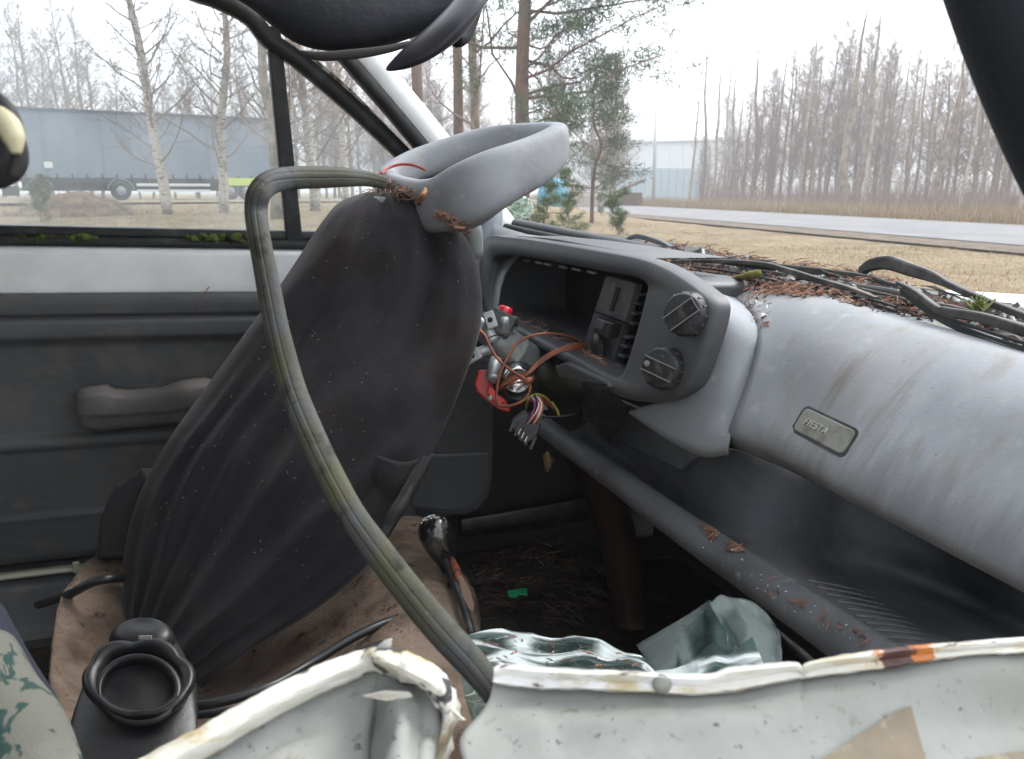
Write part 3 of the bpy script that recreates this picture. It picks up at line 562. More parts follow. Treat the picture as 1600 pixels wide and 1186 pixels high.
#==CAR==
# ================================================================== THE CAR
carroot = empty('wrecked_car', W(.3, .85, -EYE), CARROT, label='stripped and rotting white hatchback seen from its broken passenger side', cat='car')
carroot['carpart'] = 1
def part(name, VF, m, parent=None, **k): return mk(name, VF, m, parent or carroot, **k)
def profile_a(a0, a1, prof, n=16, disp=0):
    """sweep (b,c) profile along the car's length"""
    rows = []
    for i in range(n + 1):
        a = a0 + (a1 - a0) * i / n; rows.append([W(a, b, c) for b, c in prof])
    return np.array(rows).reshape(-1, 3), [f[::-1] for f in gridF(n + 1, len(prof))]
def rprof(pts, r=.006, n=3):
    """round the corners of an open 2D profile"""
    p = [np.array(q, float) for q in pts]; out = [p[0]]
    for i in range(1, len(p) - 1):
        a, b, c = p[i - 1], p[i], p[i + 1]; l1 = np.linalg.norm(a - b); l2 = np.linalg.norm(c - b); q = min(r, l1 * .45, l2 * .45)
        s = b + (a - b) / l1 * q; e = b + (c - b) / l2 * q
        for k in range(n + 1): t = k / n; out.append((1 - t) ** 2 * s + 2 * t * (1 - t) * b + t * t * e)
    out.append(p[-1]); return out
# ---- far door
dprof = [(1.5, -.213), (1.487, -.216), (1.483, -.226), (1.483, -.246), (1.490, -.250), (1.490, -.252), (1.479, -.257), (1.478, -.284), (1.487, -.291), (1.494, -.30), (1.496, -.40), (1.494, -.452), (1.481, -.457), (1.479, -.471), (1.487, -.480), (1.49, -.56), (1.49, -.592), (1.482, -.597), (1.486, -.61), (1.490, -.672), (1.50, -.688), (1.53, -.69)]
fd = part('door', profile_a(-1.0, .44, rprof([(1.57, -.138), (1.52, -.1365), (1.512, -.139), (1.508, -.146), (1.507, -.19), (1.5065, -.2145), (1.53, -.2155)], .004), 24), m_white, smooth=True)
GEO['fdoor'] = profile_a(-1.0, .44, [(1.507, -.14), (1.507, -.21)], 4)
dt = part('door_trim', profile_a(-1.0, .545, rprof(dprof, .007, 3), 40), m_door, fd, geo='dtrim')
# armrest
def armsec(px, yt, yb, prot): 
    b0 = 1.488; t = car(B(px, yt, 1.46)); bo = car(B(px, yb, 1.47)); a = t[0]; ct, cb = t[2], bo[2]
    h = ct - cb
    pts = [(b0, ct - .004), (b0 - prot * .55, ct), (b0 - prot * .95, ct - .008), (b0 - prot, ct - .022), (b0 - prot, cb + h * .45), (b0 - prot * .9, cb + h * .38), (b0 - prot * .8, cb + .01), (b0 - prot * .55, cb), (b0, cb + .002)]
    return [W(a, b, c) for b, c in rprof(pts, .004, 2)]
part('armrest', loft([armsec(p, t, b_, q) for p, t, b_, q in [(116, 618, 662, .015), (122, 609, 668, .045), (140, 605, 672, .055), (165, 602, 671, .055), (176, 609, 670, .045), (200, 611, 668, .042), (255, 606, 664, .042), (268, 600, 662, .05), (290, 594, 660, .055), (318, 591, 655, .055), (330, 594, 650, .045), (334, 602, 645, .015)]], True, True), m_arm, fd)
# window opening: glass, channel, moss, divider, frame
def barB(p0, p1, w0, w1, b, depth, m, name, parent, off=0, **k):
    """a straight bar lying in the plane of the far side, widths in pixels"""
    p0 = np.array(p0, float); p1 = np.array(p1, float); d = p1 - p0; nn = np.array([-d[1], d[0]]); nn /= np.linalg.norm(nn)
    q = [B(*(p0 + nn * w0 / 2), b), B(*(p0 - nn * w0 / 2), b), B(*(p1 - nn * w1 / 2), b), B(*(p1 + nn * w1 / 2), b)]
    return part(name, slab(q, T_ * depth), m, parent, smooth=False, bevel=.003, **k)
part('window_channel', profile_a(-1.0, .44, rprof([(1.56, -.121), (1.515, -.121), (1.507, -.125), (1.507, -.134), (1.512, -.1362), (1.56, -.1362)], .003), 4), m_rubber, fd)
part('window_channel', profile_a(-1.0, .44, rprof([(1.56, -.106), (1.522, -.106), (1.518, -.112), (1.518, -.1205), (1.56, -.1205)], .003), 4), m_rubber, fd)
mv = []
for i in range(420):
    px = random.choice([random.uniform(-60, 400), random.uniform(290, 400), random.uniform(10, 140)]); p = B(px, 371 + random.uniform(-2, 7), 1.516 + random.uniform(-.002, .02)); r = random.uniform(.0035, .009) * (1.4 if px > 290 or 20 < px < 150 else .8); s = nz(p, 14)
    if s < -.25: continue
    mv.append(lathe(p - C_ * .004, C_, [(r, 0), (r * .8, r * .6), (r * .3, r * .95)], 6))
part('moss', merge(*mv), m_moss, fd, kind='stuff')
wg = part('window_glass', slab([B(x, y, 1.535) for x, y in [(-420, 385), (445, 385), (447, 75), (400, 20), (330, -30), (-420, -160)]], T_ * .004), m_win, fd, smooth=False)
part('quarter_glass', slab([B(x, y, 1.535) for x, y in [(462, 378), (720, 378), (655, 262), (540, 140), (470, 78), (452, 70)]], T_ * .004), m_win, fd, smooth=False)
barB((427, 40), (462, 388), 22, 25, 1.515, .03, m_rubber, 'window_divider', fd)
# window frame top and front edge
fr = [(-500, -210), (100, -75), (300, -14), (350, 4), (392, 28), (420, 62), (470, 98), (560, 175), (650, 262), (700, 320), (735, 372)]
part('window_frame', tube([B(x, y, 1.525) for x, y in fr], 1, sec=[(s * .017, q * .013) for s, q in ((-1, -1), (1, -1), (1, 1), (-1, 1))], upv=T_, res=5), m_rubber, fd)
fr2 = [(470, 86), (535, 140), (600, 205), (660, 268), (700, 312), (742, 368)]
part('door_seal_strip', tube([B(x, y, 1.53) for x, y in fr2], 1, sec=[(s * .012, q * .009) for s, q in ((-1, -1), (1, -1), (1, 1), (-1, 1))], upv=T_, res=5), mat('rust_flaked_white', (.5, .48, .44), .6, .3, mixes=[((.14, .09, .06), 'noise', 45, .48, .58), ((.04, .035, .03), 'noise', 90, .6, .66)]), fd)
# A pillar (body) : black gutter + white pillar
part('windscreen_pillar', tube([B(x, y, 1.50) for x, y in [(455, -30), (500, 26), (569, 87), (625, 155), (686, 229), (760, 322), (800, 372)]], 1, sec=[(s * .03, q * .0235) for s, q in ((-1, -.75), (-.6, -1), (.6, -1), (1, -.75), (1, .8), (.6, 1), (-.6, 1), (-1, .8))], upv=T_, res=5), m_white)
part('pillar_seal', tube([B(x, y, 1.49) for x, y in [(440, 0), (520, 70), (560, 114), (603, 163), (652, 221), (690, 268), (740, 330)]], 1, sec=[(s * .02, q * .0105) for s, q in ((-1, -1), (1, -1), (1, 1), (-1, 1))], upv=T_, res=5), m_rubber)
# sill strip, sill, kick panel
part('sill_strip', tube([W(a, 1.474, -.694 - .012 * 0) for a in np.linspace(-1, -.16, 8)], 1, sec=[(.003, .010), (-.003, .010), (-.003, -.01), (.003, -.01)], upv=C_, res=1), mat('cream_sill_edge', (.36, .36, .28), .5, .4))
part('sill_clip', box(B(119, 886, 1.466), L_ * .005, T_ * .003, C_ * .010), mat('cream_clip', (.36, .36, .28), .5, .4), smooth=False, bevel=.001)
part('sill', profile_a(-1.0, .30, rprof([(1.53, -.70), (1.475, -.706), (1.462, -.716), (1.45, -.79), (1.40, -.80)], .01), 12), m_door, geo='sill')
# front hinge pillar: dark kick panel with rounded pocket
kp = [(655, 560), (772, 560), (772, 655), (770, 745), (765, 775), (748, 797), (725, 806), (690, 806), (650, 800), (600, 790), (600, 560)]
part('kick_panel', slab([B(x, y, 1.463) for x, y in kp], T_ * .018), m_door, smooth=False, bevel=.006)
part('kick_panel_pocket', slab([B(x, y, 1.452) for x, y in [(640, 712), (764, 708), (763, 745), (757, 772), (742, 790), (722, 798), (690, 799), (640, 792)]], T_ * .009), mat('door_pocket_vinyl', (.09, .096, .104), .6, .35, bump=[GRAIN]), smooth=False, bevel=.005)
part('hinge_pillar', profile_a(.50, .95, [(1.475, -.13), (1.475, -.705)], 4), m_dark)
part('rocker_ledge', loft([[B(x, y, b) for x, y, b in r] for r in [[(720, 830, 1.44), (720, 812, 1.44), (720, 812, 1.5), (720, 842, 1.5)], [(880, 808, 1.42), (880, 785, 1.42), (880, 785, 1.5), (880, 822, 1.5)], [(960, 790, 1.42), (960, 770, 1.42), (960, 770, 1.5), (960, 800, 1.5)]]], True, True), m_black, bevel=.003)
# ---- body shell: roof, floor, firewall, near and far outer skin, rear bulkhead
part('roof', grid([[W(a, b, .345 + .03 * math.sin(math.pi * (b - .18) / 1.36) - .05 * max(0, (a + .1)) ) for b in np.linspace(.18, 1.54, 6)] for a in (-1.6, -1.2, -.6, -.15, .12)], 3, 3), m_white, solid=.03, sub=0)
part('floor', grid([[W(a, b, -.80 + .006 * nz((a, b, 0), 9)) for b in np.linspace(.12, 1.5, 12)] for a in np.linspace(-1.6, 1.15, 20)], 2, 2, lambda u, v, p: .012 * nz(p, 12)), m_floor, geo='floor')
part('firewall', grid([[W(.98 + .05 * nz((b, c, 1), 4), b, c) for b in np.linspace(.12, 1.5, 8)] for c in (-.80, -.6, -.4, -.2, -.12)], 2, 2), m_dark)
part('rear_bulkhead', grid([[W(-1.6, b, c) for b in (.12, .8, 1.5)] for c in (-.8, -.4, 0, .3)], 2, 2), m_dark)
part('outer_door_skin', slab([W(a, 1.60, c) for a, c in ((-1.2, -.80), (.9, -.80), (.9, -.18), (.5, -.15), (-1.2, -.15))], T_ * .004), m_white, smooth=False)
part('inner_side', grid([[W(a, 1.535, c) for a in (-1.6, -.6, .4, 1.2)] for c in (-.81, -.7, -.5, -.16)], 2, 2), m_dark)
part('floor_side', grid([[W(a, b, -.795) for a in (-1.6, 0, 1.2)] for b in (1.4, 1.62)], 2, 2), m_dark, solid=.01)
# unseen near shell behind and above the open door, added to cut camera-side light
part('centre_post', loft([[W(a, b, c) for a, b in ((-.30 + k, .10), (-.13 + k, .10), (-.13 + k, .15), (-.30 + k, .15))] for c, k in ((-.8, 0), (-.15, 0), (.33, -.04))], True, True), m_white, smooth=False, bevel=.01)
part('roof_rail', loft([[W(a, b, c) for b, c in ((.13, .33), (.19, .33), (.19, .375), (.13, .37))] for a in (-1.6, -.8, -.1, .16)], True, True), m_white, smooth=False, bevel=.006)
part('rear_side', slab([W(a, .10, c) for a, c in ((-1.6, -.8), (-.3, -.8), (-.3, -.15), (-1.6, -.15))], T_ * .03), m_white, smooth=False, bevel=.005)
part('rear_side_window', slab([W(a, .115, c) for a, c in ((-1.45, -.148), (-.302, -.148), (-.34, .33), (-1.2, .33))], T_ * .004), m_win, smooth=False)
# bonnet, wings low in front
cb0 = car(A(1560, 464, .86))[2]
part('bonnet', grid([[W(a, b, cb0 + (-.02 if a < .8 else 0) - .05 * max(0, a - .86) - .25 * max(0, a - 1.0) ** 1.5 - .045 * min(1, max(0, (b - .62) / .5)) + (-.03 if b < .3 else 0)) for b in (.05, .3, .45, .6, .75, .9, 1.1, 1.35, 1.6)] for a in (.77, .86, 1.0, 1.2, 1.4, 1.6)], 4, 4, lambda u, v, p: .004 * nz(p, 5)), m_white, solid=.004)
part('front_wing', grid([[W(a, 1.63, c) for a in (.62, .9, 1.3, 1.6)] for c in (-.22, -.45, -.75)], 3, 3), m_white, solid=.004)
part('front_wing', grid([[W(a, .03, c) for a in (.62, .9, 1.3, 1.6)] for c in (-.24, -.45, -.75)], 3, 3), m_white, solid=.004)
# ---- dashboard ------------------------------------------------------------
db = empty('dashboard', W(.6, .8, -.3), CARROT, carroot); db['carpart'] = 1
def rowA(l): return [A(x, y, a) for x, y, a in l]
pas = [rowA([(1135, 456, .635), (1200, 452, .635), (1290, 462, .635), (1390, 488, .635), (1500, 516, .635), (1600, 542, .635), (1800, 598, .635)]),
       rowA([(1150, 470, .60), (1215, 462, .605), (1295, 471, .61), (1390, 500, .61), (1500, 530, .61), (1600, 557, .61), (1800, 612, .61)]),
       rowA([(1180, 497, .56), (1240, 488, .57), (1310, 496, .58), (1395, 518, .585), (1500, 548, .585), (1605, 578, .585), (1800, 635, .585)]),
       rowA([(1186, 545, .53), (1246, 540, .54), (1320, 556, .545), (1410, 585, .55), (1510, 618, .55), (1620, 655, .55), (1810, 720, .55)]),
       rowA([(1166, 610, .505), (1240, 630, .515), (1330, 660, .515), (1420, 700, .515), (1520, 745, .515), (1630, 792, .515), (1810, 875, .515)]),
       rowA([(1146, 662, .49), (1235, 704, .495), (1340, 755, .495), (1430, 800, .495), (1520, 847, .495), (1620, 898, .495), (1800, 995, .495)]),
       rowA([(1143, 682, .495), (1232, 724, .50), (1338, 778, .50), (1430, 826, .50), (1520, 873, .50), (1620, 925, .50), (1800, 1022, .50)]),
       rowA([(1150, 694, .53), (1236, 730, .54), (1340, 780, .54), (1432, 826, .54), (1522, 872, .54), (1622, 922, .54), (1800, 1012, .54)])]
gd = grid(pas, 6, 5)
gp = part('glovebox_face', gd, m_dash, db, solid=.004, geo='pas')
# stains on the glovebox, local to the face
def local(o, p): return (WM[o.name].inverted() @ Vector(p))
for (px, py, sx, sz, lo, hi, col, ax) in [(1310, 610, .09, .11, .16, .6, (.21, .205, .205), (1, 1, .3)), (1300, 600, .030, .08, .34, .56, (.15, .13, .12), (1, 1.4, .3)), (1385, 700, .04, .10, .26, .50, (.16, .145, .14), (1, 1.6, .2)), (1262, 745, .06, .045, .2, .46, (.12, .12, .12), (1, 1.4, .15)), (1310, 505, .06, .025, .32, .46, (.18, .19, .12), (1, 1, 1)), (1600, 860, .22, .05, .10, .45, (.14, .145, .155), (1, 1, .5)), (1300, 730, .14, .03, .12, .45, (.13, .125, .125), (1, 1, .3))]:
    c = local(gp, A(px, py, .52)); addmask(m_dash, col, tuple(c), (.25, sx, sz), 30, lo, hi, (.3, ax[1] * 1.3, .25), seed=px * .01)
# centre bulge between the instrument panel and the glovebox
cb = [rowA([(960, 395, .64), (1040, 412, .64), (1120, 440, .64), (1192, 470, .625)]),
      rowA([(985, 404, .60), (1050, 424, .60), (1130, 460, .60), (1197, 490, .60)]),
      rowA([(1025, 420, .53), (1095, 452, .54), (1150, 480, .56), (1196, 503, .575)]),
      rowA([(1096, 482, .492), (1125, 490, .500), (1160, 510, .525), (1188, 530, .54)]),
      rowA([(1092, 545, .488), (1115, 560, .495), (1145, 572, .505), (1172, 583, .52)]),
      rowA([(1070, 610, .482), (1095, 625, .485), (1125, 640, .49), (1154, 645, .50)]),
      rowA([(1010, 635, .478), (1050, 660, .476), (1105, 685, .478), (1143, 682, .488)]),
      rowA([(985, 642, .482), (1040, 680, .478), (1095, 708, .480), (1138, 706, .492)]),
      rowA([(985, 640, .51), (1042, 680, .52), (1098, 706, .53), (1140, 700, .53)])]
part('centre_shroud', grid(cb, 6, 5), m_dash2, db, solid=.003, geo='shroud')
# instrument surround: skirt, rolled edge, face, inner tunnel
def cr2(l, n=6): return cr([(x, y, 0) for x, y in l], n, True)[:, :2]
outer = [(757, 372), (800, 370), (860, 378), (930, 390), (1000, 403), (1045, 420), (1088, 448), (1113, 472), (1113, 500), (1100, 545), (1083, 590), (1066, 614), (1040, 627), (1000, 629), (965, 618), (945, 600), (905, 578), (860, 552), (815, 526), (775, 500), (755, 480), (750, 430)]
inner = [(776, 400), (810, 400), (860, 408), (915, 419), (965, 428), (985, 431), (1003, 438), (1010, 447), (1008, 460), (998, 500), (985, 545), (972, 583), (962, 590), (945, 583), (925, 573), (900, 558), (862, 538), (825, 518), (792, 500), (772, 488), (766, 470), (768, 425)]
def loopA(l, a, cen=(900, 500), k=1.0, slope=.12, skirt=False):
    out = []; a_in = a
    for x, y in l:
        a = a_in if not skirt else (.13 if x < 1000 and y < 450 else .02 if y < 560 or x > 960 else .05)
        x = cen[0] + (x - cen[0]) * k; y = cen[1] + (y - cen[1]) * k; p = car(A(x, y, .47)); c = p[2]; s = (.47 + slope * (c + .16)) ; q = car(A(x, y, s)); out.append(W(q[0] + a, q[1], q[2]))
    return out
O = cr2(outer); I = cr2(inner)
sur = loft([loopA(O, .13, skirt=True), loopA(O, .014), loopA(O, .008), loopA(O, .001, k=.99), loopA(O * .93 + I * .07, -.002), loopA(O * .5 + I * .5, -.002), loopA(I * .93 + O * .07, -.002), loopA(I, .002), loopA(I, .012), loopA(I, .05), loopA(I, .14)])
part('instrument_surround', sur, m_bezel, db, geo='surround')
hood = [rowA([(760, 352, .66), (850, 368, .66), (930, 385, .66), (1000, 400, .655), (1060, 418, .65)]), rowA([(757, 360, .60), (850, 372, .60), (930, 387, .60), (1000, 404, .595), (1062, 430, .60)]), rowA([(757, 370, .50), (850, 374, .50), (930, 388, .505), (1000, 402, .51), (1050, 420, .525)])]
part('hood_top', grid(hood, 5, 4), m_dash2, db, solid=.003, geo='hood')
backp = loopA(I, .139)
part('binnacle_back', slab(backp[::3], -L_ * -.004), m_dark, db, smooth=False)
# clips along the top of the opening
for i, x in enumerate([822, 842, 856, 880, 900, 925]):
    part('metal_clip', box(A(x, 407 + (x - 822) * .18, .515), L_ * .002, T_ * .012 + C_ * .0, C_ * .0015), m_alloy, db, smooth=False)
# switch panel inside right part of the opening
sp = [(947, 430), (1006, 446), (966, 586), (905, 557)]
def SPp(u, v, a):    # u across 0..1, v down 0..1
    x = (sp[0][0] * (1 - u) + sp[1][0] * u) * (1 - v) + (sp[3][0] * (1 - u) + sp[2][0] * u) * v
    y = (sp[0][1] * (1 - u) + sp[1][1] * u) * (1 - v) + (sp[3][1] * (1 - u) + sp[2][1] * u) * v
    return A(x, y, a)
m_sw = mat('scratched_switch_panel', (.10, .102, .105), .5, .4, mixes=[((.05, .05, .052), 'noise', 25, .45, .6), ((.16, .155, .14), 'noise', 60, .62, .7)], bump=[GRAIN])
def spbox(name, u0, u1, v0, v1, a, th_, m, parent, bev=.001): return part(name, slab([SPp(u, v, a) for u, v in ((u0, v0), (u1, v0), (u1, v1), (u0, v1))], L_ * th_), m, parent, smooth=False, bevel=bev)
swp = spbox('switch_panel', 0, .80, .0, .44, .496, .01, m_sw, db)
spbox('switch_panel', 0, .80, .455, 1, .502, .01, m_bezel, db)
spbox('rocker_switch', .10, .52, .50, .68, .488, .014, m_black, db, .002); spbox('rocker_switch', .12, .32, .53, .62, .484, .006, m_bezel, db, .001)
spbox('slot', .33, .42, .10, .38, .494, .004, m_dark, db, .0004)
part('dial_cover', lathe(SPp(.36, .80, .498), -L_, [(.001, 0), (.017, 0), (.018, .002), (.016, .004), (.002, .005)], 18), m_black, db)
spbox('side_rail', .82, 1.05, 0, 1, .515, .01, m_dark, db)
for v in (.1, .2, .31, .42, .58, .68, .79, .90): spbox('vent_fin', .84, 1.0, v, v + .022, .500, .012, m_sw, db, .0005)
# lower sill of the opening and black tray edge
part('opening_ledge', tube([A(x, y, .475) for x, y in [(800, 512), (850, 538), (900, 566), (945, 592), (962, 600)]], .007, 8, 3), m_black, db)
# knobs
m_knob = mat('knob_rubber', (.016, .017, .020), .5, .45, mixes=[((.07, .066, .06), 'noise', 60, .54, .7), ((.12, .11, .09), 'noise', 220, .62, .7)], bump=[('noise', 500, .0003)])
def knob(px, py, ang):
    c = A(px, py, .470); ax = nrm(-L_ * .86 - T_ * .50 + C_ * .10); R0 = .0212; c = A(px, py, .47 + .12 * (car(c)[2] + .16) - .014)
    k = part('rotary_knob', lathe(c, ax, [(R0 * 1.06, -.026), (R0 * 1.06, .002), (R0 * 1.02, .006), (R0 * .96, .0085), (R0 * .90, .0095), (.0, .0097)], 40), m_knob, db)
    u = nrm(RV * math.cos(ang) + UP * math.sin(ang)); u = nrm(u - ax * u.dot(ax)); v = np.cross(ax, u)
    part('knob_grip', box(c + ax * .0104, u * R0 * .84, v * R0 * .36, ax * .0014), m_knob, k, smooth=False, bevel=.0008)
    for s_ in (-1, 1): part('knob_line', box(c + ax * .0122 + v * s_ * R0 * .35, u * R0 * .88, v * .0005, ax * .0003), mat('worn_line', (.22, .22, .21), .5), k, smooth=False)
    for q in range(28):
        a_ = 2 * math.pi * q / 28
        if q % 2: part('knob_rib', box(c + ax * .001 + (u * math.cos(a_) + v * math.sin(a_)) * R0 * 1.06, nrm(-u * math.sin(a_) + v * math.cos(a_)) * .0011, (u * math.cos(a_) + v * math.sin(a_)) * .0006, ax * .004), m_knob, k, smooth=False)
    return k, c, ax, u, v
knob(1072, 491, math.radians(27)); k2 = knob(1036, 575, math.radians(-17))
part('knob_pointer', lathe(k2[1] + k2[2] * .0120 - k2[3] * .0135, k2[2], [(.0034, 0), (.003, .0008), (0, .0004)], 14), m_badge, k2[0])
# badge on the glovebox
bt_ = BVHTree.FromPolygons([Vector(v) for v in GEO['pas'][0]], [list(f) for f in GEO['pas'][1]])
def onp(x, y): return np.array(bt_.ray_cast(Vector(CAM), Vector(ray(x, y)).normalized())[0])
bc = onp(1289, 674) - nrm(ray(1289, 674)) * .0035; bu = nrm(onp(1328, 694) - onp(1250, 655)); bn = np.cross(bu, onp(1282, 690) - onp(1296, 655)); bn = nrm(bn if bn.dot(CAM - bc) > 0 else -bn); bn = nrm(bn - bu * bn.dot(bu)); bv = np.cross(bu, bn); bv = bv if bv[2] > 0 else -bv
def rrect(c, u, v, hw, hh, r, n=5):
    out = []
    for sx, sy, a0 in ((1, 1, 0), (-1, 1, 90), (-1, -1, 180), (1, -1, 270)):
        for k in range(n + 1):
            an = math.radians(a0 + 90 * k / n); out.append(c + u * (sx * (hw - r) + r * math.cos(an)) + v * (sy * (hh - r) + r * math.sin(an)))
    return out
hwid = np.linalg.norm(onp(1330, 694) - onp(1248, 655)) / 2 ; hh = .0125
bdg = empty('badge', bc, CARROT, db); bdg['carpart'] = 1
part('badge_surround', loft([rrect(bc - bn * .004, bu, bv, hwid + .0012, hh + .0012, .006), rrect(bc + bn * .0022, bu, bv, hwid + .0012, hh + .0012, .006), rrect(bc + bn * .0022, bu, bv, hwid - .0002, hh - .0002, .005)], True, True), m_black, bdg, smooth=False)
part('badge_plate', loft([rrect(bc + bn * .0005, bu, bv, hwid - .001, hh - .001, .005), rrect(bc + bn * .0026, bu, bv, hwid - .0012, hh - .0012, .005), rrect(bc + bn * .0030, bu, bv, hwid - .002, hh - .002, .0045)], True, True), m_badge, bdg, smooth=False)
def text(txt, c, u, v, n, size, m, parent, ext=.0006, italic=.15):
    cu = bpy.data.curves.new('lettering', 'FONT'); cu.body = txt; cu.size = size; cu.extrude = ext; cu.shear = italic; cu.align_x = 'CENTER'; cu.align_y = 'CENTER'; cu.space_character = 1.12
    cu.materials.append(m); o = bpy.data.objects.new('lettering', cu); scene.collection.objects.link(o)
    M = Matrix(((u[0], v[0], n[0], c[0]), (u[1], v[1], n[1], c[1]), (u[2], v[2], n[2], c[2]), (0, 0, 0, 1))); place(o, M, parent)
    me = bpy.data.meshes.new_from_object(o.evaluated_get(bpy.context.evaluated_depsgraph_get())); me.materials.clear(); me.materials.append(m); bpy.data.objects.remove(o)
    o = bpy.data.objects.new('lettering', me); scene.collection.objects.link(o); place(o, M, parent); return o
nface = np.cross(bu, bv); 
text('FIESTA', bc + bn * .0033 - bu * .009, bu, bv, nface, .0092, mat('badge_letters', (.36, .36, .33), .4, .5), bdg, .0006)
# lower dash
lw = [rowA([(935, 612, .56), (1000, 650, .56), (1065, 700, .56), (1140, 700, .56), (1215, 728, .60), (1300, 760, .78), (1450, 820, .88), (1620, 905, .88), (1850, 1010, .88)]),
      rowA([(925, 650, .56), (985, 690, .56), (1050, 745, .56), (1125, 765, .565), (1215, 800, .62), (1320, 830, .80), (1470, 880, .90), (1640, 960, .90), (1850, 1060, .90)]),
      rowA([(905, 672, .555), (975, 720, .555), (1040, 790, .555), (1120, 830, .565), (1215, 865, .62), (1330, 890, .80), (1480, 940, .90), (1650, 1020, .90), (1850, 1120, .90)]),
      rowA([(880, 680, .52), (960, 735, .52), (1040, 795, .52), (1130, 858, .53), (1225, 910, .56), (1330, 950, .63), (1460, 1010, .64), (1600, 1075, .64), (1800, 1180, .64)]),
      rowA([(866, 688, .505), (950, 745, .505), (1035, 805, .505), (1125, 868, .505), (1215, 928, .505), (1300, 980, .505), (1400, 1045, .505), (1500, 1110, .505), (1700, 1240, .505)])]
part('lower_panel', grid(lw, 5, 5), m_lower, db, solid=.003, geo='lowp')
# ribs on the shelf
for i in range(11):
    y0 = 905 + i * 11; p = A(1262 + i * 15, y0 + 2, .517); q = A(1350 + i * 15, 925 + i * 10, .60)
    part('shelf_rib', tube([p, (p * .5 + q * .5) + C_ * .001, q], .0011, 5, 2), m_lower, db)
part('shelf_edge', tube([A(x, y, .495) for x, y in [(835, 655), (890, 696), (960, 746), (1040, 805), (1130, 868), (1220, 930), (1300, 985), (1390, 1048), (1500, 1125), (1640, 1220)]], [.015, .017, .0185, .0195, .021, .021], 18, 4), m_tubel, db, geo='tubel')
# black under-column bracket
part('column_bracket', loft([[A(x, y, a) for x, y, a in r] for r in [[(905, 592, .44), (948, 600, .45), (985, 640, .50), (950, 690, .52), (938, 680, .52), (925, 640, .47)], [(905, 595, .47), (948, 603, .48), (985, 642, .53), (950, 692, .55), (938, 682, .55), (925, 642, .50)]]], True, True), m_black, db, smooth=False, bevel=.003)
part('column_bracket', slab([A(x, y, .452) for x, y in [(866, 572), (884, 566), (948, 596), (952, 606), (925, 612), (900, 598), (872, 590)]], L_ * .03), m_bezel, db, smooth=False, bevel=.003)
part('column_bracket', slab([A(x, y, .482) for x, y in [(800, 505), (838, 508), (900, 548), (962, 594), (952, 608), (900, 582), (850, 560), (810, 530)]], L_ * .03), m_black, db, smooth=False, bevel=.004)
part('knee_panel', slab([A(x, y, .545) for x, y in [(905, 600), (1000, 640), (1090, 712), (1060, 735), (985, 700), (910, 655)]], L_ * .01), m_lower, db, smooth=False, bevel=.003)
# pillar trim and dash end near the far pillar
part('pillar_trim', tube([P(772, 325, 1.47), P(768, 350, 1.46), P(757, 385, 1.45), P(748, 425, 1.44), P(742, 480, 1.43), P(738, 520, 1.42)], [.016, .019, .021, .022, .022, .02], 10, 4), mat('trim_vinyl', (.15, .165, .185), .5, .4, bump=[GRAIN]), db)
part('dash_end', grid([[P(x, y, d) for x, y, d in r] for r in [[(758, 345, 1.47), (800, 360, 1.40), (840, 372, 1.34)], [(752, 420, 1.44), (775, 425, 1.38), (790, 430, 1.33)], [(745, 520, 1.42), (765, 520, 1.36), (775, 515, 1.3)]]], 4, 4), m_dash2, db, solid=.003)
# windscreen lower rail behind the dash
part('windscreen_rail', tube([P(775, 343, 1.60), P(850, 358, 1.5), P(930, 374, 1.40), P(1000, 388, 1.3), P(1080, 408, 1.18)], [.009, .010, .010, .010, .009], 8, 5), m_bezel)
part('windscreen_rail', tube([P(778, 352, 1.57), P(850, 368, 1.47), P(930, 384, 1.37), P(1000, 398, 1.27)], .007, 8, 5), m_rubber)
part('scuttle', grid([rowA([(775, 348, .76), (984, 374, .76), (1100, 393, .76), (1200, 413, .76), (1320, 428, .76), (1420, 450, .76), (1500, 466, .76), (1600, 488, .76), (1800, 545, .76)]),
    rowA([(775, 355, .70), (970, 386, .70), (1098, 412, .70), (1200, 432, .70), (1310, 446, .70), (1410, 470, .70), (1500, 490, .70), (1600, 515, .70), (1800, 570, .70)]),
    rowA([(775, 366, .63), (960, 396, .63), (1090, 436, .635), (1198, 447, .637), (1295, 456, .637), (1395, 485, .637), (1500, 514, .637), (1600, 541, .637), (1800, 598, .637)])], 6, 6, lambda u, v, p: .006 * nz(p, 22) + .004 * nz(p, 60)), m_trim, geo='scuttle', solid=.004)
# ---- steering column and lock
sc = empty('steering_column', P(800, 550, 1.18), CARROT, carroot); sc['carpart'] = 1
c0, c1, c2, c3 = P(752, 505, 1.14), P(785, 535, 1.14), P(838, 572, 1.17), P(960, 650, 1.32)
ax = nrm(c2 - c1)
part('lock_housing', lathe(c1 - ax * .028, ax, [(.010, -.012), (.014, -.01), (.018, 0), (.0225, .012), (.025, .03), (.0245, .05), (.0255, .052), (.0255, .056), (.0245, .058), (.0245, .075), (.022, .082)], 26), m_alloy, sc)
part('column_tube', tube([c2, P(900, 610, 1.24), c3], .0185, 14, 3), mat('olive_tube', (.045, .047, .035), .5, .4, mixes=[((.09, .085, .05), 'noise', 20, .5, .68)]), sc)
part('steering_shaft', tube([P(742, 498, 1.14), c0, c1], [.006, .008, .009], 10, 2), m_alloy, sc)
def ear(px, py, d, ang, w_=.012, h_=.012):
    c = P(px, py, d); u = nrm(RV * math.cos(ang) + UP * math.sin(ang)); v = np.cross(u, FW)
    e_ = part('mounting_ear', box(c, u * w_, v * h_, FW * .003), m_alloy, sc, smooth=False, bevel=.002)
    part('bolt_hole', lathe(c - FW * .0031, -FW, [(.0038, 0), (.0038, .0006), (0, .0006)], 12), m_dark, e_)
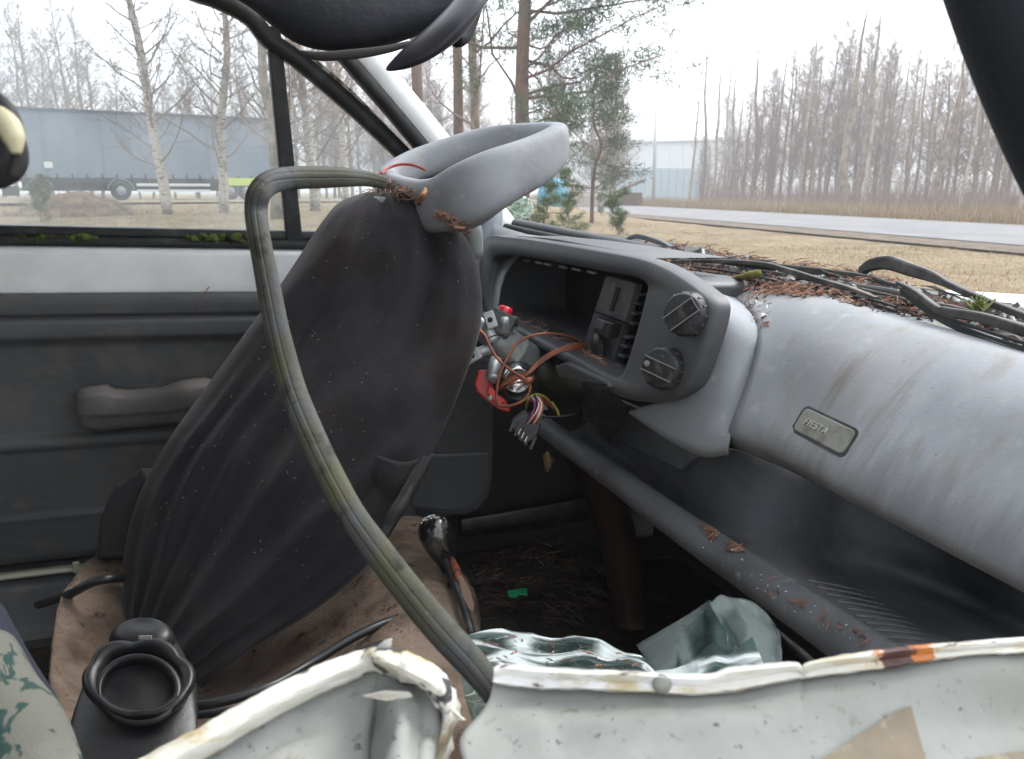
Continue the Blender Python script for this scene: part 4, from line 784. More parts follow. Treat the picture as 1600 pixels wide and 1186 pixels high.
ear(766, 500, 1.10, 1.9, .012, .008); ear(738, 556, 1.10, .5, .012, .009)
part('housing_rib', tube([P(762, 505, 1.11), P(764, 520, 1.11), P(770, 535, 1.11)], [.008, .010, .012], 8, 3), m_alloy, sc)
part('housing_rib', tube([P(738, 556, 1.11), P(752, 550, 1.11), P(768, 545, 1.12)], [.006, .008, .010], 8, 3), m_alloy, sc)
part('housing_rib', tube([P(788, 497, 1.10), P(789, 515, 1.11), P(786, 525, 1.12)], [.006, .007, .008], 8, 3), m_alloy, sc)
part('lock_barrel', tube([P(775, 560, 1.10), P(769, 590, 1.09)], [.0085, .0095], 14, 1), m_alloy, sc)
part('barrel_end', lathe(P(770, 591, 1.088), nrm(-UP - FW * .9), [(.0085, 0), (.0085, .003), (.003, .0035), (0, .003)], 14), m_alloy, sc)
part('ignition_lock', lathe(P(808, 592, 1.12), nrm(-FW * 1 - UP * .35 + RV * .1), [(.020, -.03), (.0205, 0), (.0195, .006), (.0165, .008), (.016, .005), (.0, .005)], 26), m_chrome, sc)
part('lock_collar', lathe(P(812, 606, 1.115), nrm(-FW * 1 - UP * .5 + RV * .1), [(.0245, -.045), (.0255, -.006), (.0225, 0), (.018, -.002), (.017, -.012)], 26), m_black, sc)
part('key_slot_plate', slab([P(805, 603, 1.096), P(818, 601, 1.096), P(821, 609, 1.094), P(810, 613, 1.094), P(803, 609, 1.094)], FW * .002), m_chip, sc, smooth=False)
# switch block, hazard button
part('switch_block', box(P(783, 505, 1.12), nrm(RV + UP * -.5) * .018, nrm(UP + RV * .5) * .016, FW * .014), m_black, sc, smooth=False, bevel=.002)
part('hazard_button', loft([[P(787, 492, 1.115) + nrm(UP + RV * .35) * h + r * (nrm(RV - UP * .35) * math.cos(t) * 1.25 + FW * math.sin(t)) for t in np.linspace(0, 2 * math.pi, 20, endpoint=False)] for r, h in ((.008, -.004), (.0085, .006), (.0078, .010), (.0065, .012))], True, True), m_redb, sc)
part('switch_stub', tube([P(802, 494, 1.12), P(799, 510, 1.12)], [.008, .009], 12, 1), m_bezel, sc); part('switch_stub', tube([P(770, 493, 1.12), P(768, 505, 1.12)], [.006, .006], 10, 1), m_bezel, sc)
# red steering-lock part
part('red_plastic_bracket', slab([P(x, y, 1.12) for x, y in [(748, 578), (762, 578), (767, 598), (772, 612), (790, 625), (798, 640), (796, 645), (780, 640), (762, 628), (745, 612), (741, 600)]], FW * .022), m_red, sc, smooth=False, bevel=.003)
part('red_plastic_bracket', slab([P(x, y, 1.10) for x, y in [(763, 600), (770, 606), (777, 618), (790, 628), (782, 633), (768, 626), (761, 614)]], FW * .02), m_red, sc, smooth=False, bevel=.002)
part('rivet', lathe(P(766, 622, 1.098), -FW, [(.004, 0), (.004, .002), (.0015, .003)], 12), m_alloy, sc)
# ---- connector with wires (part of the loom)
def wire(name, pts, r, m, parent=None, n=6, **k): return mk(name, tube(pts, r, n, 6), m, parent or carroot, **k)
cn = part('connector_block', slab([P(x, y, 1.06) for x, y in [(820, 640), (846, 664), (836, 690), (815, 692), (797, 665), (800, 655)]], FW * .025), m_cable, sc, smooth=False, bevel=.002)
for i in range(5):
    part('connector_fin', box(P(801 + i * 8, 664 + i * 7, 1.055), nrm(RV * .45 + UP) * .009, nrm(RV - UP * .45) * .0018, FW * .004), m_cable, cn, smooth=False)
for i in range(3): part('terminal', box(P(812 + i * 5, 674 + i * 6, 1.050), nrm(RV * .45 + UP) * .004, nrm(RV - UP * .45) * .0007, FW * .001), m_chip, cn, smooth=False)
part('wire_holder', slab([P(x, y, 1.07) for x, y in [(833, 627), (852, 632), (857, 640), (846, 642), (833, 636)]], FW * .01), m_bezel, sc, smooth=False, bevel=.001)
for i, (k, x0, x1) in enumerate([('white', 842, 824), ('red', 844, 830), ('purple', 836, 822), ('white', 846, 834), ('brown', 848, 838), ('black', 840, 826)]):
    wire('loom_wire', [P(x0 - 10 + i, 622 - i, 1.08), P(x0, 632, 1.06), P((x0 + x1) / 2 + 2, 648, 1.05), P(x1, 662, 1.06)], .0014, WC.get(k, m_cable), sc)
for i, k in enumerate(('green', 'yellow', 'purple', 'red', 'brown')):
    wire('loom_wire', [P(822, 640 - i * 2, 1.1), P(826 + i, 622 + i, 1.08), P(842, 616 + i * 1.5, 1.09), P(856, 624 + i * 2, 1.12), P(866, 640, 1.16)], .0015, WC[k], sc)
wire('loom_wire', [P(862, 628, 1.16), P(870, 640, 1.15), P(873, 648, 1.13)], .0018, WC['yellow'], sc)
wire('loom_wire', [P(848, 652, 1.1), P(880, 651, 1.14), P(905, 645, 1.2), P(915, 635, 1.25)], .0016, m_cable, sc)
# ---- front seat (its body) and headrest
def loopseat(L, Rr, dL, dR, th_, N=56, inset=0, e=.8, fold=None, v=0):
    out = []; L = np.array(L, float); Rr = np.array(Rr, float)
    for k in range(N):
        an = 2 * math.pi * k / N; cx = math.copysign(abs(math.cos(an)) ** e, math.cos(an)); sy = math.copysign(abs(math.sin(an)) ** e, math.sin(an))
        u = (1 + cx) / 2; u = u * (1 - 2 * inset) + inset; q = L + (Rr - L) * u
        d = dL + (dR - dL) * u - sy * th_ * (1 - inset * 2) + (0 if sy > 0 else 0)
        if fold and sy > 0: d -= fold(u, v) * min(1, sy * 2)
        out.append(P(q[0], q[1], d))
    return out
ST = [((572, 300), (632, 298)), ((532, 315), (688, 328)), ((508, 340), (722, 362)), ((484, 375), (741, 398)), ((458, 415), (751, 440)), ((425, 463), (753, 482)), ((385, 518), (748, 525)), ((345, 573), (733, 572)), ((305, 628), (712, 628)), ((266, 683), (684, 690)), ((236, 735), (655, 742)), ((213, 785), (628, 795)), ((199, 835), (600, 845)), ((192, 880), (565, 893)), ((193, 925), (490, 955)), ((197, 970), (400, 1010)), ((225, 995), (315, 1075))]
def dstat(i, n): t = i / (n - 1); return 1.16 - .10 * t + .02, 1.10 - .12 * t
def folds(u, v):
    f = 0
    # long tension folds fanning out of the lower left corner
    for k, (u0, u1, w_, am, va) in enumerate([(.06, .10, .022, .010, .35), (.13, .22, .026, .013, .33), (.21, .36, .035, .012, .42), (.33, .58, .05, .012, .45), (.5, .86, .06, .010, .55), (.70, .98, .05, .007, .6)]):
        t = max(0, (v - va) / (1 - va)); c = u1 + (u0 - u1) * t ** .8 + .01 * math.sin(v * 17 + k); f += am * math.exp(-((u - c) / (w_ * (1.1 - .5 * t))) ** 2) * min(1, t * 3) * (1.2 - .4 * t)
    f += .006 * math.sin(u * 9 + v * 4) + .010 * mn.noise(Vector((u * 4, v * 5, .3))) + .0035 * mn.noise(Vector((u * 13, v * 9, 4.)))
    # hollow running from shoulder to waist on the right
    f -= .014 * math.exp(-((u - .72 + .25 * (v - .3)) / .06) ** 2) * math.exp(-((v - .22) / .25) ** 2)
    return f * 1.7
seat = empty('front_seat', W(.1, 1.15, -.8), CARROT, carroot); seat['carpart'] = 1
n_ = len(ST)
Ls = cr([(*a, 0) for a, b in ST], 5)[:, :2]; Rs = cr([(*b, 0) for a, b in ST], 5)[:, :2]; nS = len(Ls)
part('backrest', loft([loopseat(Ls[i], Rs[i], dstat(i, nS)[0], dstat(i, nS)[1], .045, 40, .06) for i in range(2, nS - 2, 2)], True, True), m_vinyl, seat)
part('seat_cushion', grid([[P(x, y, d) for x, y, d in r] for r in [[(180, 900, 1.45), (330, 880, 1.4), (520, 850, 1.42), (650, 800, 1.5)], [(170, 930, 1.2), (300, 960, 1.15), (500, 930, 1.2), (620, 850, 1.3)], [(170, 1010, 1.15), (300, 1050, 1.12), (480, 980, 1.15), (600, 900, 1.2)]]], 4, 4), m_cover, seat, solid=.06)
# cushion-side patch of bare vinyl under the torn cover and the ribbed zip edge
part('bare_side', loft([loopseat(a_, b_, d1, d2, th_, 20) for a_, b_, d1, d2, th_ in [((584, 742), (612, 738), 1.0, 1.05, .01), ((578, 755), (632, 750), 1.0, 1.06, .02), ((576, 780), (626, 775), 1.0, 1.06, .02), ((578, 810), (612, 805), 1.0, 1.06, .02), ((586, 836), (600, 834), 1.01, 1.05, .01)]], True, True), m_vinyl, seat)
hr = empty('headrest', P(740, 280, 1.15), CARROT, seat); 
ring = [(606, 292, 1.22, .026), (640, 262, 1.27, .024), (700, 242, 1.30, .026), (765, 224, 1.31, .026), (825, 217, 1.28, .024), (868, 217, 1.20, .024), (866, 231, 1.12, .028), (828, 255, 1.07, .033), (772, 281, 1.04, .038), (722, 309, 1.04, .041), (680, 322, 1.07, .036), (640, 312, 1.14, .030)]
rp = cr([P(x, y, d) for x, y, d, r in ring], 6, True); rr = cr([(r, 0, 0) for *_, r in ring], 6, True)[:, 0]
loops = []
for i in range(len(rp)):
    tg = nrm(rp[(i + 1) % len(rp)] - rp[i - 1]); u = nrm(UP - tg * UP.dot(tg)); v = np.cross(tg, u)
    loops.append([rp[i] + rr[i] * (math.copysign(abs(math.cos(a_)) ** .62, math.cos(a_)) * u * 1.0 + .62 * math.copysign(abs(math.sin(a_)) ** .62, math.sin(a_)) * v) for a_ in np.linspace(0, 2 * math.pi, 22, endpoint=False)])
VR = np.concatenate(loops); FR = gridF(len(loops), 22, True); o_ = (len(loops) - 1) * 22; FR += [(o_ + j, o_ + (j + 1) % 22, (j + 1) % 22, j) for j in range(22)]
part('headrest_loop', (VR, FR), m_vinyl, seat, geo='headrest')
bpy.data.objects.remove(hr)
part('headrest_post', tube([P(730, 340, 1.1), P(738, 362, 1.1), P(742, 400, 1.12)], [.012, .014, .012], 10, 3), mat('pale_post', (.24, .26, .25), .5, .4), seat)
# the cloth cover pulled over the seat: a thing of its own
cov = mk('seat_cover', loft([loopseat(Ls[i], Rs[i], dstat(i, nS)[0], dstat(i, nS)[1], .062 if i > 8 else .03 + .032 * (i / 8) ** .5, 120, 0, .85, folds, i / (nS - 1)) for i in range(nS)], True, True), m_cover, None, geo='cover', label='dark charcoal cloth cover stretched in folds over the tipped front seat', cat='seat cover', rot=CARROT)
zip_ = tube([P(667, 716, .962), P(652, 742, .955), P(632, 778, .95), (P(615, 805, .95)), P(598, 838, .955)], [.006, .0085, .009, .009, .007], 8, 8)
mk('ribbed_edge', zip_, m_black, cov)
for i in range(26):
    t = i / 25; p = P(668 - 70 * t, 714 + 124 * t, .946); mk('rib', box(p, nrm(RV * .8 + UP * .45) * .0085, nrm(-RV * .45 + UP * .8) * .0011, FW * .002), m_cable, cov, smooth=False)
mk('torn_flap', grid([[P(x, y, d) for x, y, d in r] for r in [[(592, 712, .985), (630, 722, .97), (668, 713, .985)], [(584, 735, .985), (620, 758, .965), (652, 744, .98)], [(588, 748, .99), (612, 786, .975), (634, 776, .985)]]], 5, 5), m_cover, cov, solid=.003)
mk('dark_gap_block', loft([[P(x, y, d) for x, y in q] for d, q in ((1.13, [(152, 872), (158, 812), (182, 762), (222, 730), (235, 760), (215, 872)]), (1.28, [(150, 880), (156, 812), (180, 755), (240, 730), (250, 760), (240, 880)]))], True, True), m_dark, seat, smooth=False, bevel=.004)  # dark block painting the shade of the gap between door trim and seat
# ---- gear lever
gl = empty('gear_lever', P(735, 965, 1.05), CARROT, carroot); gl['carpart'] = 1
gax = nrm(P(676, 818, 1.05) - P(700, 880, 1.055))
gt = P(676, 818, 1.05)
gk = part('gear_knob', lathe(gt, gax, [(.006, -.068), (.011, -.066), (.0135, -.055), (.0185, -.04), (.0225, -.024), (.0235, -.012), (.0215, -.002), (.016, .006), (.008, .0095), (.0, .0105)], 26), mat('glossy_black_knob', (.01, .01, .011), .12, .6, coat=.5, mixes=[((.09, .085, .075), 'noise', 26, .58, .7)], rvar=.08), gl)
gu = nrm(RV - gax * RV.dot(gax)); gv = np.cross(gax, gu); gv = gv if gv[2] > -9 else gv
gtop = gt + gax * .0112 - FW * .006
for dx, dy, lx, ly in [(-.007, 0, .0006, .007), (0, 0, .0006, .007), (.007, 0, .0006, .007), (0, 0, .007, .0006)]:
    part('shift_pattern_mark', box(gtop + gu * dx + nrm(FW + UP * .3) * dy - UP * (abs(dx) * .25), gu * lx, nrm(FW + gax * -.0) * ly, gax * .0006), mat('white_mark', (.7, .7, .68), .4), gk, smooth=False)
for dx in (-.0095, -.003, .004, .010):
    for dz in (-.009, .009): part('shift_pattern_mark', box(gtop + gu * dx + FW * dz - UP * (abs(dx) * .25 + .001), gu * .0009, FW * .0016, gax * .0006), mat('white_mark', (.7, .7, .68), .4), gk, smooth=False)
part('lever_shaft', tube([P(694, 872, 1.05), P(708, 905, 1.0), P(722, 940, .95), P(737, 990, .90)], [.0055, .0055, .005], 10, 4), m_black, gl)
part('rust_sleeve', tube([P(706, 872, 1.03), P(712, 890, 1.01), P(717, 906, .985)], [.003, .0062, .004], 8, 3), mat('dark_rust_sleeve', (.22, .06, .03), .7, .3, mixes=[((.06, .02, .015), 'noise', 60, .5, .6)]), gl)
part('brown_blade', slab([P(x, y, .93) for x, y in [(716, 900), (722, 900), (734, 922), (741, 945), (739, 956), (732, 950), (722, 930)]], FW * .002), mat('brown_sheet', (.22, .15, .11), .7, .3), gl, smooth=False)
# ---- tunnel carpet, floor bits
tc_ = [[P(x, y, d) for x, y, d in r] for r in [
    [(170, 845, 1.5), (260, 840, 1.4), (400, 830, 1.35), (540, 820, 1.35), (620, 812, 1.38), (668, 815, 1.40), (705, 850, 1.36)],
    [(150, 868, 1.22), (230, 870, 1.2), (380, 870, 1.2), (520, 860, 1.2), (610, 835, 1.24), (665, 838, 1.25), (705, 872, 1.20)],
    [(100, 930, 1.08), (200, 925, 1.12), (370, 930, 1.2), (510, 915, 1.14), (610, 880, 1.10), (680, 875, 1.12), (728, 915, 1.12)],
    [(80, 1000, 1.0), (190, 1000, 1.06), (360, 1000, 1.10), (500, 985, 1.04), (610, 950, .98), (690, 930, 1.0), (744, 960, 1.02)],
    [(78, 1080, .92), (180, 1090, .98), (340, 1080, 1.02), (500, 1050, .93), (600, 1010, .88), (690, 990, .90), (745, 1020, .92)],
    [(100, 1150, .80), (200, 1170, .84), (340, 1150, .84), (500, 1120, .80), (610, 1090, .78), (700, 1060, .80), (752, 1090, .82)],
    [(130, 1260, .70), (220, 1290, .68), (360, 1260, .66), (520, 1230, .66), (640, 1190, .68), (730, 1150, .70), (775, 1160, .72)],
    [(140, 1500, .60), (240, 1500, .60), (380, 1500, .58), (540, 1450, .58), (660, 1400, .60), (760, 1350, .62), (800, 1300, .64)]]]
part('tunnel_carpet', grid(tc_, 7, 7, lambda u, v, p: .006 * nz(p, 16) + .004 * nz(p, 45) + .002 * nz(p, 120)), m_carpet, geo='carpet', solid=.006)
part('upright_brown_panel', grid([[P(x, y, d) for x, y, d in r] for r in [[(880, 700, 1.75), (915, 700, 1.7), (945, 715, 1.72)], [(925, 800, 1.65), (960, 800, 1.6), (985, 810, 1.64)], [(950, 900, 1.55), (975, 900, 1.5), (1000, 900, 1.54)], [(965, 985, 1.45), (985, 985, 1.42), (1005, 985, 1.44)]]], 4, 5, lambda u, v, p: .005 * nz(p, 30)), m_rust, solid=.004)
# black hoses
wire('brake_cable', [P(60, 945, 1.2), P(105, 930, 1.07), P(140, 912, 1.05), P(165, 905, 1.05), P(192, 903, 1.07)], .006, m_cable, n=8)
wire('brake_cable', [P(270, 1105, .80), P(340, 1098, .80), P(420, 1073, .82), P(480, 1040, .86), P(545, 1000, .89), P(590, 978, .91), P(635, 962, .94), P(680, 943, .98), P(700, 925, 1.01), P(708, 900, 1.04)], .0052, m_cable, n=8)
wire('brake_cable', [P(290, 1120, .78), P(360, 1110, .78), P(430, 1086, .80), P(500, 1046, .83), P(560, 1020, .85), P(600, 1005, .86)], .004, m_cable, n=8)
# ---- centre console with cup holder
co = empty('centre_console', P(210, 1150, .75), CARROT, carroot); co['carpart'] = 1
m_cons = mat('black_console_plastic', (.007, .0075, .009), .42, .5, mixes=[((.03, .03, .03), 'noise', 14, .5, .7)], bump=[('noise', 200, .0003)])
def cl(cx, cy, rx, ry, d, n=32, sc_=None, ph=0):
    out = []
    for k in range(n):
        a_ = 2 * math.pi * k / n; f = 1 + (sc_ or 0) * math.cos(6 * a_ + ph); out.append(P(cx + rx * f * math.cos(a_), cy + ry * f * math.sin(a_), d + .035 * math.sin(a_) * -1 * (rx / 90)))
    return out
part('console_body', loft([cl(226, 985, 36, 13, .84), cl(225, 1000, 50, 24, .82), cl(222, 1040, 72, 46, .79), cl(218, 1090, 92, 74, .76), cl(208, 1150, 100, 104, .72), cl(200, 1260, 112, 130, .68), cl(190, 1400, 120, 150, .60)], True, True), m_cons, co)
def star(cx, cy, rx, ry, d, am_, n=96, rot_=.3):
    am = am_ * .5
    return [P(cx + rx * (1 + am * (.25 + .75 * max(0, -math.sin(a_))) * (abs(math.cos(3 * a_ + rot_)) - .5)) * math.cos(a_), cy + ry * (1 + am * (.25 + .75 * max(0, -math.sin(a_))) * (abs(math.cos(3 * a_ + rot_)) - .5)) * math.sin(a_), d - .03 * math.sin(a_)) for a_ in np.linspace(0, 2 * math.pi, n, endpoint=False)]
part('scalloped_collar', loft([star(217, 1062, 84, 60, .752, .34), star(217, 1060, 82, 58, .744, .34), star(217, 1060, 78, 54, .742, .30), star(217, 1064, 66, 50, .746, .12), star(217, 1066, 63, 47, .752, .0)], False, False), m_cons, co, solid=.002)
part('cup_rim', loft([cl(217, 1078, 68, 57, .738, 64), cl(217, 1076, 63, 53, .732, 64), cl(216, 1077, 58, 48, .733, 64), cl(216, 1082, 55, 44, .745, 64), cl(216, 1090, 50, 38, .775, 64), cl(216, 1092, 46, 34, .80, 64)], False, True), m_cons, co)
part('console_top', loft([cl(222, 1000, 52, 30, .80), cl(223, 990, 47, 24, .79), cl(224, 980, 36, 15, .79), cl(225, 976, 20, 8, .795)], False, True), m_cons, co)
part('console_slot', box(P(227, 996, .765), RV * .006, UP * .0016, FW * .001), m_badge, co, smooth=False)
# ---- near seat with patterned cloth, belt anchor
ps = empty('passenger_seat', P(20, 1100, .45), CARROT, carroot); ps['carpart'] = 1
part('seat_side', grid([[P(x, y, d) for x, y, d in r] for r in [[(-160, 900, .42), (-80, 915, .42), (-30, 935, .43), (-2, 960, .46), (2, 990, .50)], [(-160, 1000, .40), (-60, 1000, .40), (20, 1020, .41), (44, 1045, .44), (48, 1060, .48)], [(-160, 1100, .38), (0, 1100, .38), (72, 1110, .39), (92, 1125, .42), (94, 1140, .46)], [(-160, 1250, .36), (20, 1240, .36), (108, 1230, .37), (128, 1240, .40), (130, 1250, .44)]]], 5, 5), mat('dark_blue_cloth', (.022, .025, .036), .9, .2, bump=[('noise', 600, .0006)]), ps, solid=.004)
part('patterned_panel', grid([[P(x, y, d) for x, y, d in r] for r in [[(-160, 985, .39), (-60, 990, .385), (-10, 1000, .39), (8, 1012, .40)], [(-160, 1050, .37), (-30, 1050, .37), (28, 1062, .375), (42, 1074, .385)], [(-160, 1120, .35), (0, 1120, .35), (72, 1124, .358), (84, 1132, .368)], [(-160, 1240, .33), (20, 1240, .33), (108, 1230, .34), (118, 1235, .35)]]], 6, 6), m_pattern, ps, solid=.006)
ba = empty('belt_anchor', P(-15, 230, .27), CARROT, carroot); ba['carpart'] = 1
def arcp(cx, cy, rx, ry, a0, a1, d, n=12): return [P(cx + rx * math.cos(a), cy + ry * math.sin(a), d) for a in np.linspace(a0, a1, n)]
part('anchor_cover', lathe(P(-28, 232, .27), nrm(RV * .55 - FW + UP * .3), [(.0, .006), (.007, .006), (.0115, .004), (.0135, 0), (.0135, -.004), (.012, -.007), (.0, -.008)], 32), m_rubber, ba)
part('cream_rim', tube(arcp(-30, 240, 55, 68, -1.35, .0, .262), [.0022, .0036, .004, .0034, .0015], 10, 3), mat('cream_plastic', (.45, .42, .28), .5, .4), ba)
part('dark_rim', tube(arcp(-36, 235, 64, 88, -1.3, .5, .266), [.003, .003, .0025, .002], 10, 3), m_rubber, ba)
# ---- header: sagging lining, sun visor
part('sagging_lining', loft([[P(x, y, d) for x, y, d in r] for r in [
    [(300, -60, .95), (330, -50, .90), (340, -30, .86), (330, -20, .86), (310, -30, .9)],
    [(350, -60, .95), (395, -60, .88), (425, 6, .84), (402, 20, .84), (372, -6, .9)],
    [(400, -70, .95), (450, -60, .86), (470, 20, .82), (440, 56, .83), (415, 40, .88)],
    [(440, -80, .95), (520, -60, .86), (560, 40, .81), (478, 84, .82), (455, 76, .87)],
    [(500, -80, .95), (590, -60, .86), (620, 30, .81), (540, 86, .82), (508, 86, .87)],
    [(560, -80, .95), (680, -60, .86), (690, 20, .82), (612, 78, .83), (570, 80, .88)],
    [(640, -80, .95), (760, -60, .88), (740, 0, .84), (690, 50, .85), (640, 60, .9)],
    [(700, -80, .95), (790, -60, .9), (770, -20, .88), (740, 0, .88), (700, 10, .92)]]], True, True), m_head, sub=2)
part('lining_edge', tube([P(x, y, d) for x, y, d in [(470, 83, .815), (500, 88, .81), (550, 85, .81), (600, 78, .815), (640, 68, .825)]], [.003, .0045, .005, .004, .003], 8, 4), mat('brown_lining_edge', (.055, .05, .05), .8, .2))
part('sun_visor', loft([[P(x, y, d) for x, y, d in r] for r in [
    [(598, 108, .80), (600, 112, .80), (603, 114, .80), (602, 107, .80)],
    [(622, 72, .80), (628, 98, .78), (636, 117, .79), (632, 92, .82)],
    [(650, 42, .80), (664, 80, .77), (672, 106, .78), (668, 74, .83)],
    [(680, 10, .80), (702, 52, .76), (712, 82, .78), (706, 44, .84)],
    [(700, -12, .80), (730, 26, .76), (740, 52, .78), (732, 20, .84)],
    [(715, -40, .80), (752, 0, .77), (758, 16, .78), (752, -6, .84)],
    [(730, -70, .82), (775, -30, .79), (780, -18, .80), (772, -30, .85)]]], True, True), mat('dark_visor_vinyl', (.014, .015, .024), .35, .5, mixes=[((.035, .034, .04), 'noise', 12, .5, .7)]), sub=2)
part('visor_arm', tube([P(712, 62, .85), P(724, 60, .86), (P(735, 40, .87)), P(746, 8, .88), P(752, -40, .9)], [.008, .007, .006, .006], 8, 4), m_head)
# near pillar, dark, at the right edge
part('near_pillar', loft([[P(x, y, d) for x, y, d in r] for r in [
    [(1428, -90, .27), (1478, -90, .24), (1778, -90, .22), (1778, -90, .34), (1478, -90, .32)],
    [(1456, -4, .275), (1498, 0, .245), (1778, 0, .225), (1778, 0, .34), (1498, 0, .32)],
    [(1490, 90, .285), (1538, 110, .25), (1778, 110, .23), (1778, 110, .35), (1538, 110, .33)],
    [(1526, 180, .295), (1578, 200, .26), (1818, 200, .24), (1818, 200, .36), (1578, 200, .34)],
    [(1568, 272, .305), (1618, 300, .27), (1838, 300, .25), (1838, 300, .37), (1618, 300, .35)],
    [(1628, 380, .32), (1678, 420, .285), (1878, 420, .265), (1878, 420, .38), (1678, 420, .36)],
    [(1708, 520, .34), (1758, 560, .30), (1978, 560, .28), (1978, 560, .40), (1758, 560, .38)]]], True, True), m_pilgrey, sub=2)
# ---- near door: crushed inner skin with folded, flaking lip
ndr = empty('crushed_door', W(.2, .2, -.6), CARROT, carroot); ndr['carpart'] = 1
def lipcols(cols, nu=8, jag=.0006):
    """cols: (xc, yc, xl, yl, d): crest and lower edge of the folded lip"""
    def K(f): return [f(*c) for c in cols]
    rows = [K(lambda xc, yc, xl, yl, d: P(xc, yc + 9, d + .020)), K(lambda xc, yc, xl, yl, d: P(xc, yc + 1, d + .008)), K(lambda xc, yc, xl, yl, d: P(xc, yc, d + .002)), K(lambda xc, yc, xl, yl, d: P(xc * .85 + xl * .15, yc * .85 + yl * .15, d - .0012)), K(lambda xc, yc, xl, yl, d: P(xc * .45 + xl * .55, yc * .45 + yl * .55, d + .0002)), K(lambda xc, yc, xl, yl, d: P(xl, yl - 2, d - .0014)), K(lambda xc, yc, xl, yl, d: P(xl, yl, d + .001))]
    return grid(rows, nu, 3, lambda u, v, p: .0003 * nz(p, 60) + .0003 * nz(p, 190) + .0004 * nz(p, 420))
RC = [(772, 1046, 770, 1070, .30), (790, 1040, 786, 1074, .30), (840, 1045, 836, 1080, .298), (901, 1049, 900, 1081, .295), (960, 1050, 962, 1084, .292), (1020, 1053, 1030, 1087, .29), (1060, 1056, 1062, 1089, .29), (1110, 1056, 1115, 1087, .29), (1141, 1046, 1150, 1084, .292), (1190, 1041, 1195, 1074, .295), (1242, 1037, 1240, 1064, .30), (1254, 1046, 1252, 1063, .301), (1264, 1036, 1268, 1061, .302), (1330, 1024, 1332, 1054, .306), (1391, 1015, 1393, 1047, .31), (1440, 1010, 1440, 1037, .315), (1492, 1006, 1494, 1029, .32), (1550, 1001, 1550, 1025, .325), (1600, 998, 1600, 1022, .33), (1760, 986, 1760, 1008, .34)]
RC = [(a_, b_, a_ + (c_ - a_) * .84, b_ + (d_ - b_) * .84, e_) for a_, b_, c_, d_, e_ in RC]
lipR = part('folded_lip', lipcols(RC, 6), m_lip, ndr, solid=.0006, geo='lipR', sharp=22)
c_ = local(lipR, P(1425, 1032, .31)); addmask(m_lip, (.42, .14, .03), tuple(c_), (.017, .05, .03), 160, .10, .16, seed=1); addmask(m_lip, (.06, .022, .02), tuple(c_ - Vector((.005, 0, 0))), (.013, .05, .03), 170, .22, .30, seed=5)
# skin below the lip
def skin(cols, tops, nu, name, jit, m):
    rows = []
    for off, dd in tops: rows.append([P(xl + sx * off, yl + off, d + dd + jit * .0) for xc, yc, xl, yl, d, sx in cols])
    return rows
top = [(xl, yl, d) for xc, yc, xl, yl, d in RC]
rows = [[P(x, y - 4, d + .006) for x, y, d in top], [P(x, y + 4, d + .004) for x, y, d in top], [P(x - (8 if i == 0 else 0), y + 30, d - .004) for i, (x, y, d) in enumerate(top)],
        [P(x - (34 if i == 0 else 10 if i == 1 else 0), 1128 + (i == 0) * 2, d - .014) for i, (x, y, d) in enumerate(top)], [P(x - (52 if i == 0 else 24 if i == 1 else 0), 1165, d - .022) for i, (x, y, d) in enumerate(top)],
        [P(x - (38 if i == 0 else 20 if i == 1 else 0), 1230, d - .035) for i, (x, y, d) in enumerate(top)], [P(x - 30, 1420, d - .06) for x, y, d in top]]
part('inner_skin', grid(rows, 4, 5, lambda u, v, p: .0016 * nz(p, 22) + .0006 * nz(p, 90) + (.002 * nz(p, 60) if u < .12 else 0)), m_whitegrime, ndr, solid=.001, geo='skinR')
m_lip2 = mat('chipped_cream_edge_left', (.60, .59, .53), .45, .4, mixes=[((.42, .35, .2), 'noise', 40, .52, .62, (.2, 1, 2.0)), ((.72, .71, .69), 'noise', 60, .54, .60, (.15, 1, 2)), ((.05, .05, .055), 'noise', 60, .60, .63, (.6, 1, 1)), ((.2, .12, .08), 'noise', 30, .66, .72)], bump=[('noise', 60, .001)])
LC = [(150, 1222, 210, 1250, .27), (215, 1190, 262, 1215, .275), (300, 1146, 335, 1176, .28), (360, 1112, 390, 1142, .285), (420, 1080, 445, 1112, .29), (480, 1051, 500, 1084, .295), (530, 1030, 550, 1062, .30), (562, 1019, 582, 1048, .302), (590, 1013, 600, 1052, .30), (625, 1022, 622, 1060, .295), (655, 1034, 645, 1072, .292), (685, 1052, 668, 1086, .29), (702, 1078, 684, 1100, .29), (706, 1108, 692, 1118, .292), (700, 1140, 688, 1146, .296), (684, 1190, 674, 1190, .30)]
part('folded_lip', grid([[P(xc + 8, yc + 14, d + .02) for xc, yc, xl, yl, d in LC], [P(xc + 2, yc + 3, d + .008) for xc, yc, xl, yl, d in LC], [P(xc, yc, d) for xc, yc, xl, yl, d in LC], [P((xc + xl) / 2, (yc + yl) / 2, d - .005 - (.006 if 8 <= i <= 11 else 0)) for i, (xc, yc, xl, yl, d) in enumerate(LC)], [P(xl, yl, d - .001) for xc, yc, xl, yl, d in LC]], 7, 5, lambda u, v, p: (.0005 + .005 * (1 if u > .6 else 0)) * (abs(nz(p, 60)) - .2) + .0006 * nz(p, 240)), m_lip2, ndr, solid=.0006, sharp=25)
lt = [(xl, yl, d) for xc, yc, xl, yl, d in LC]
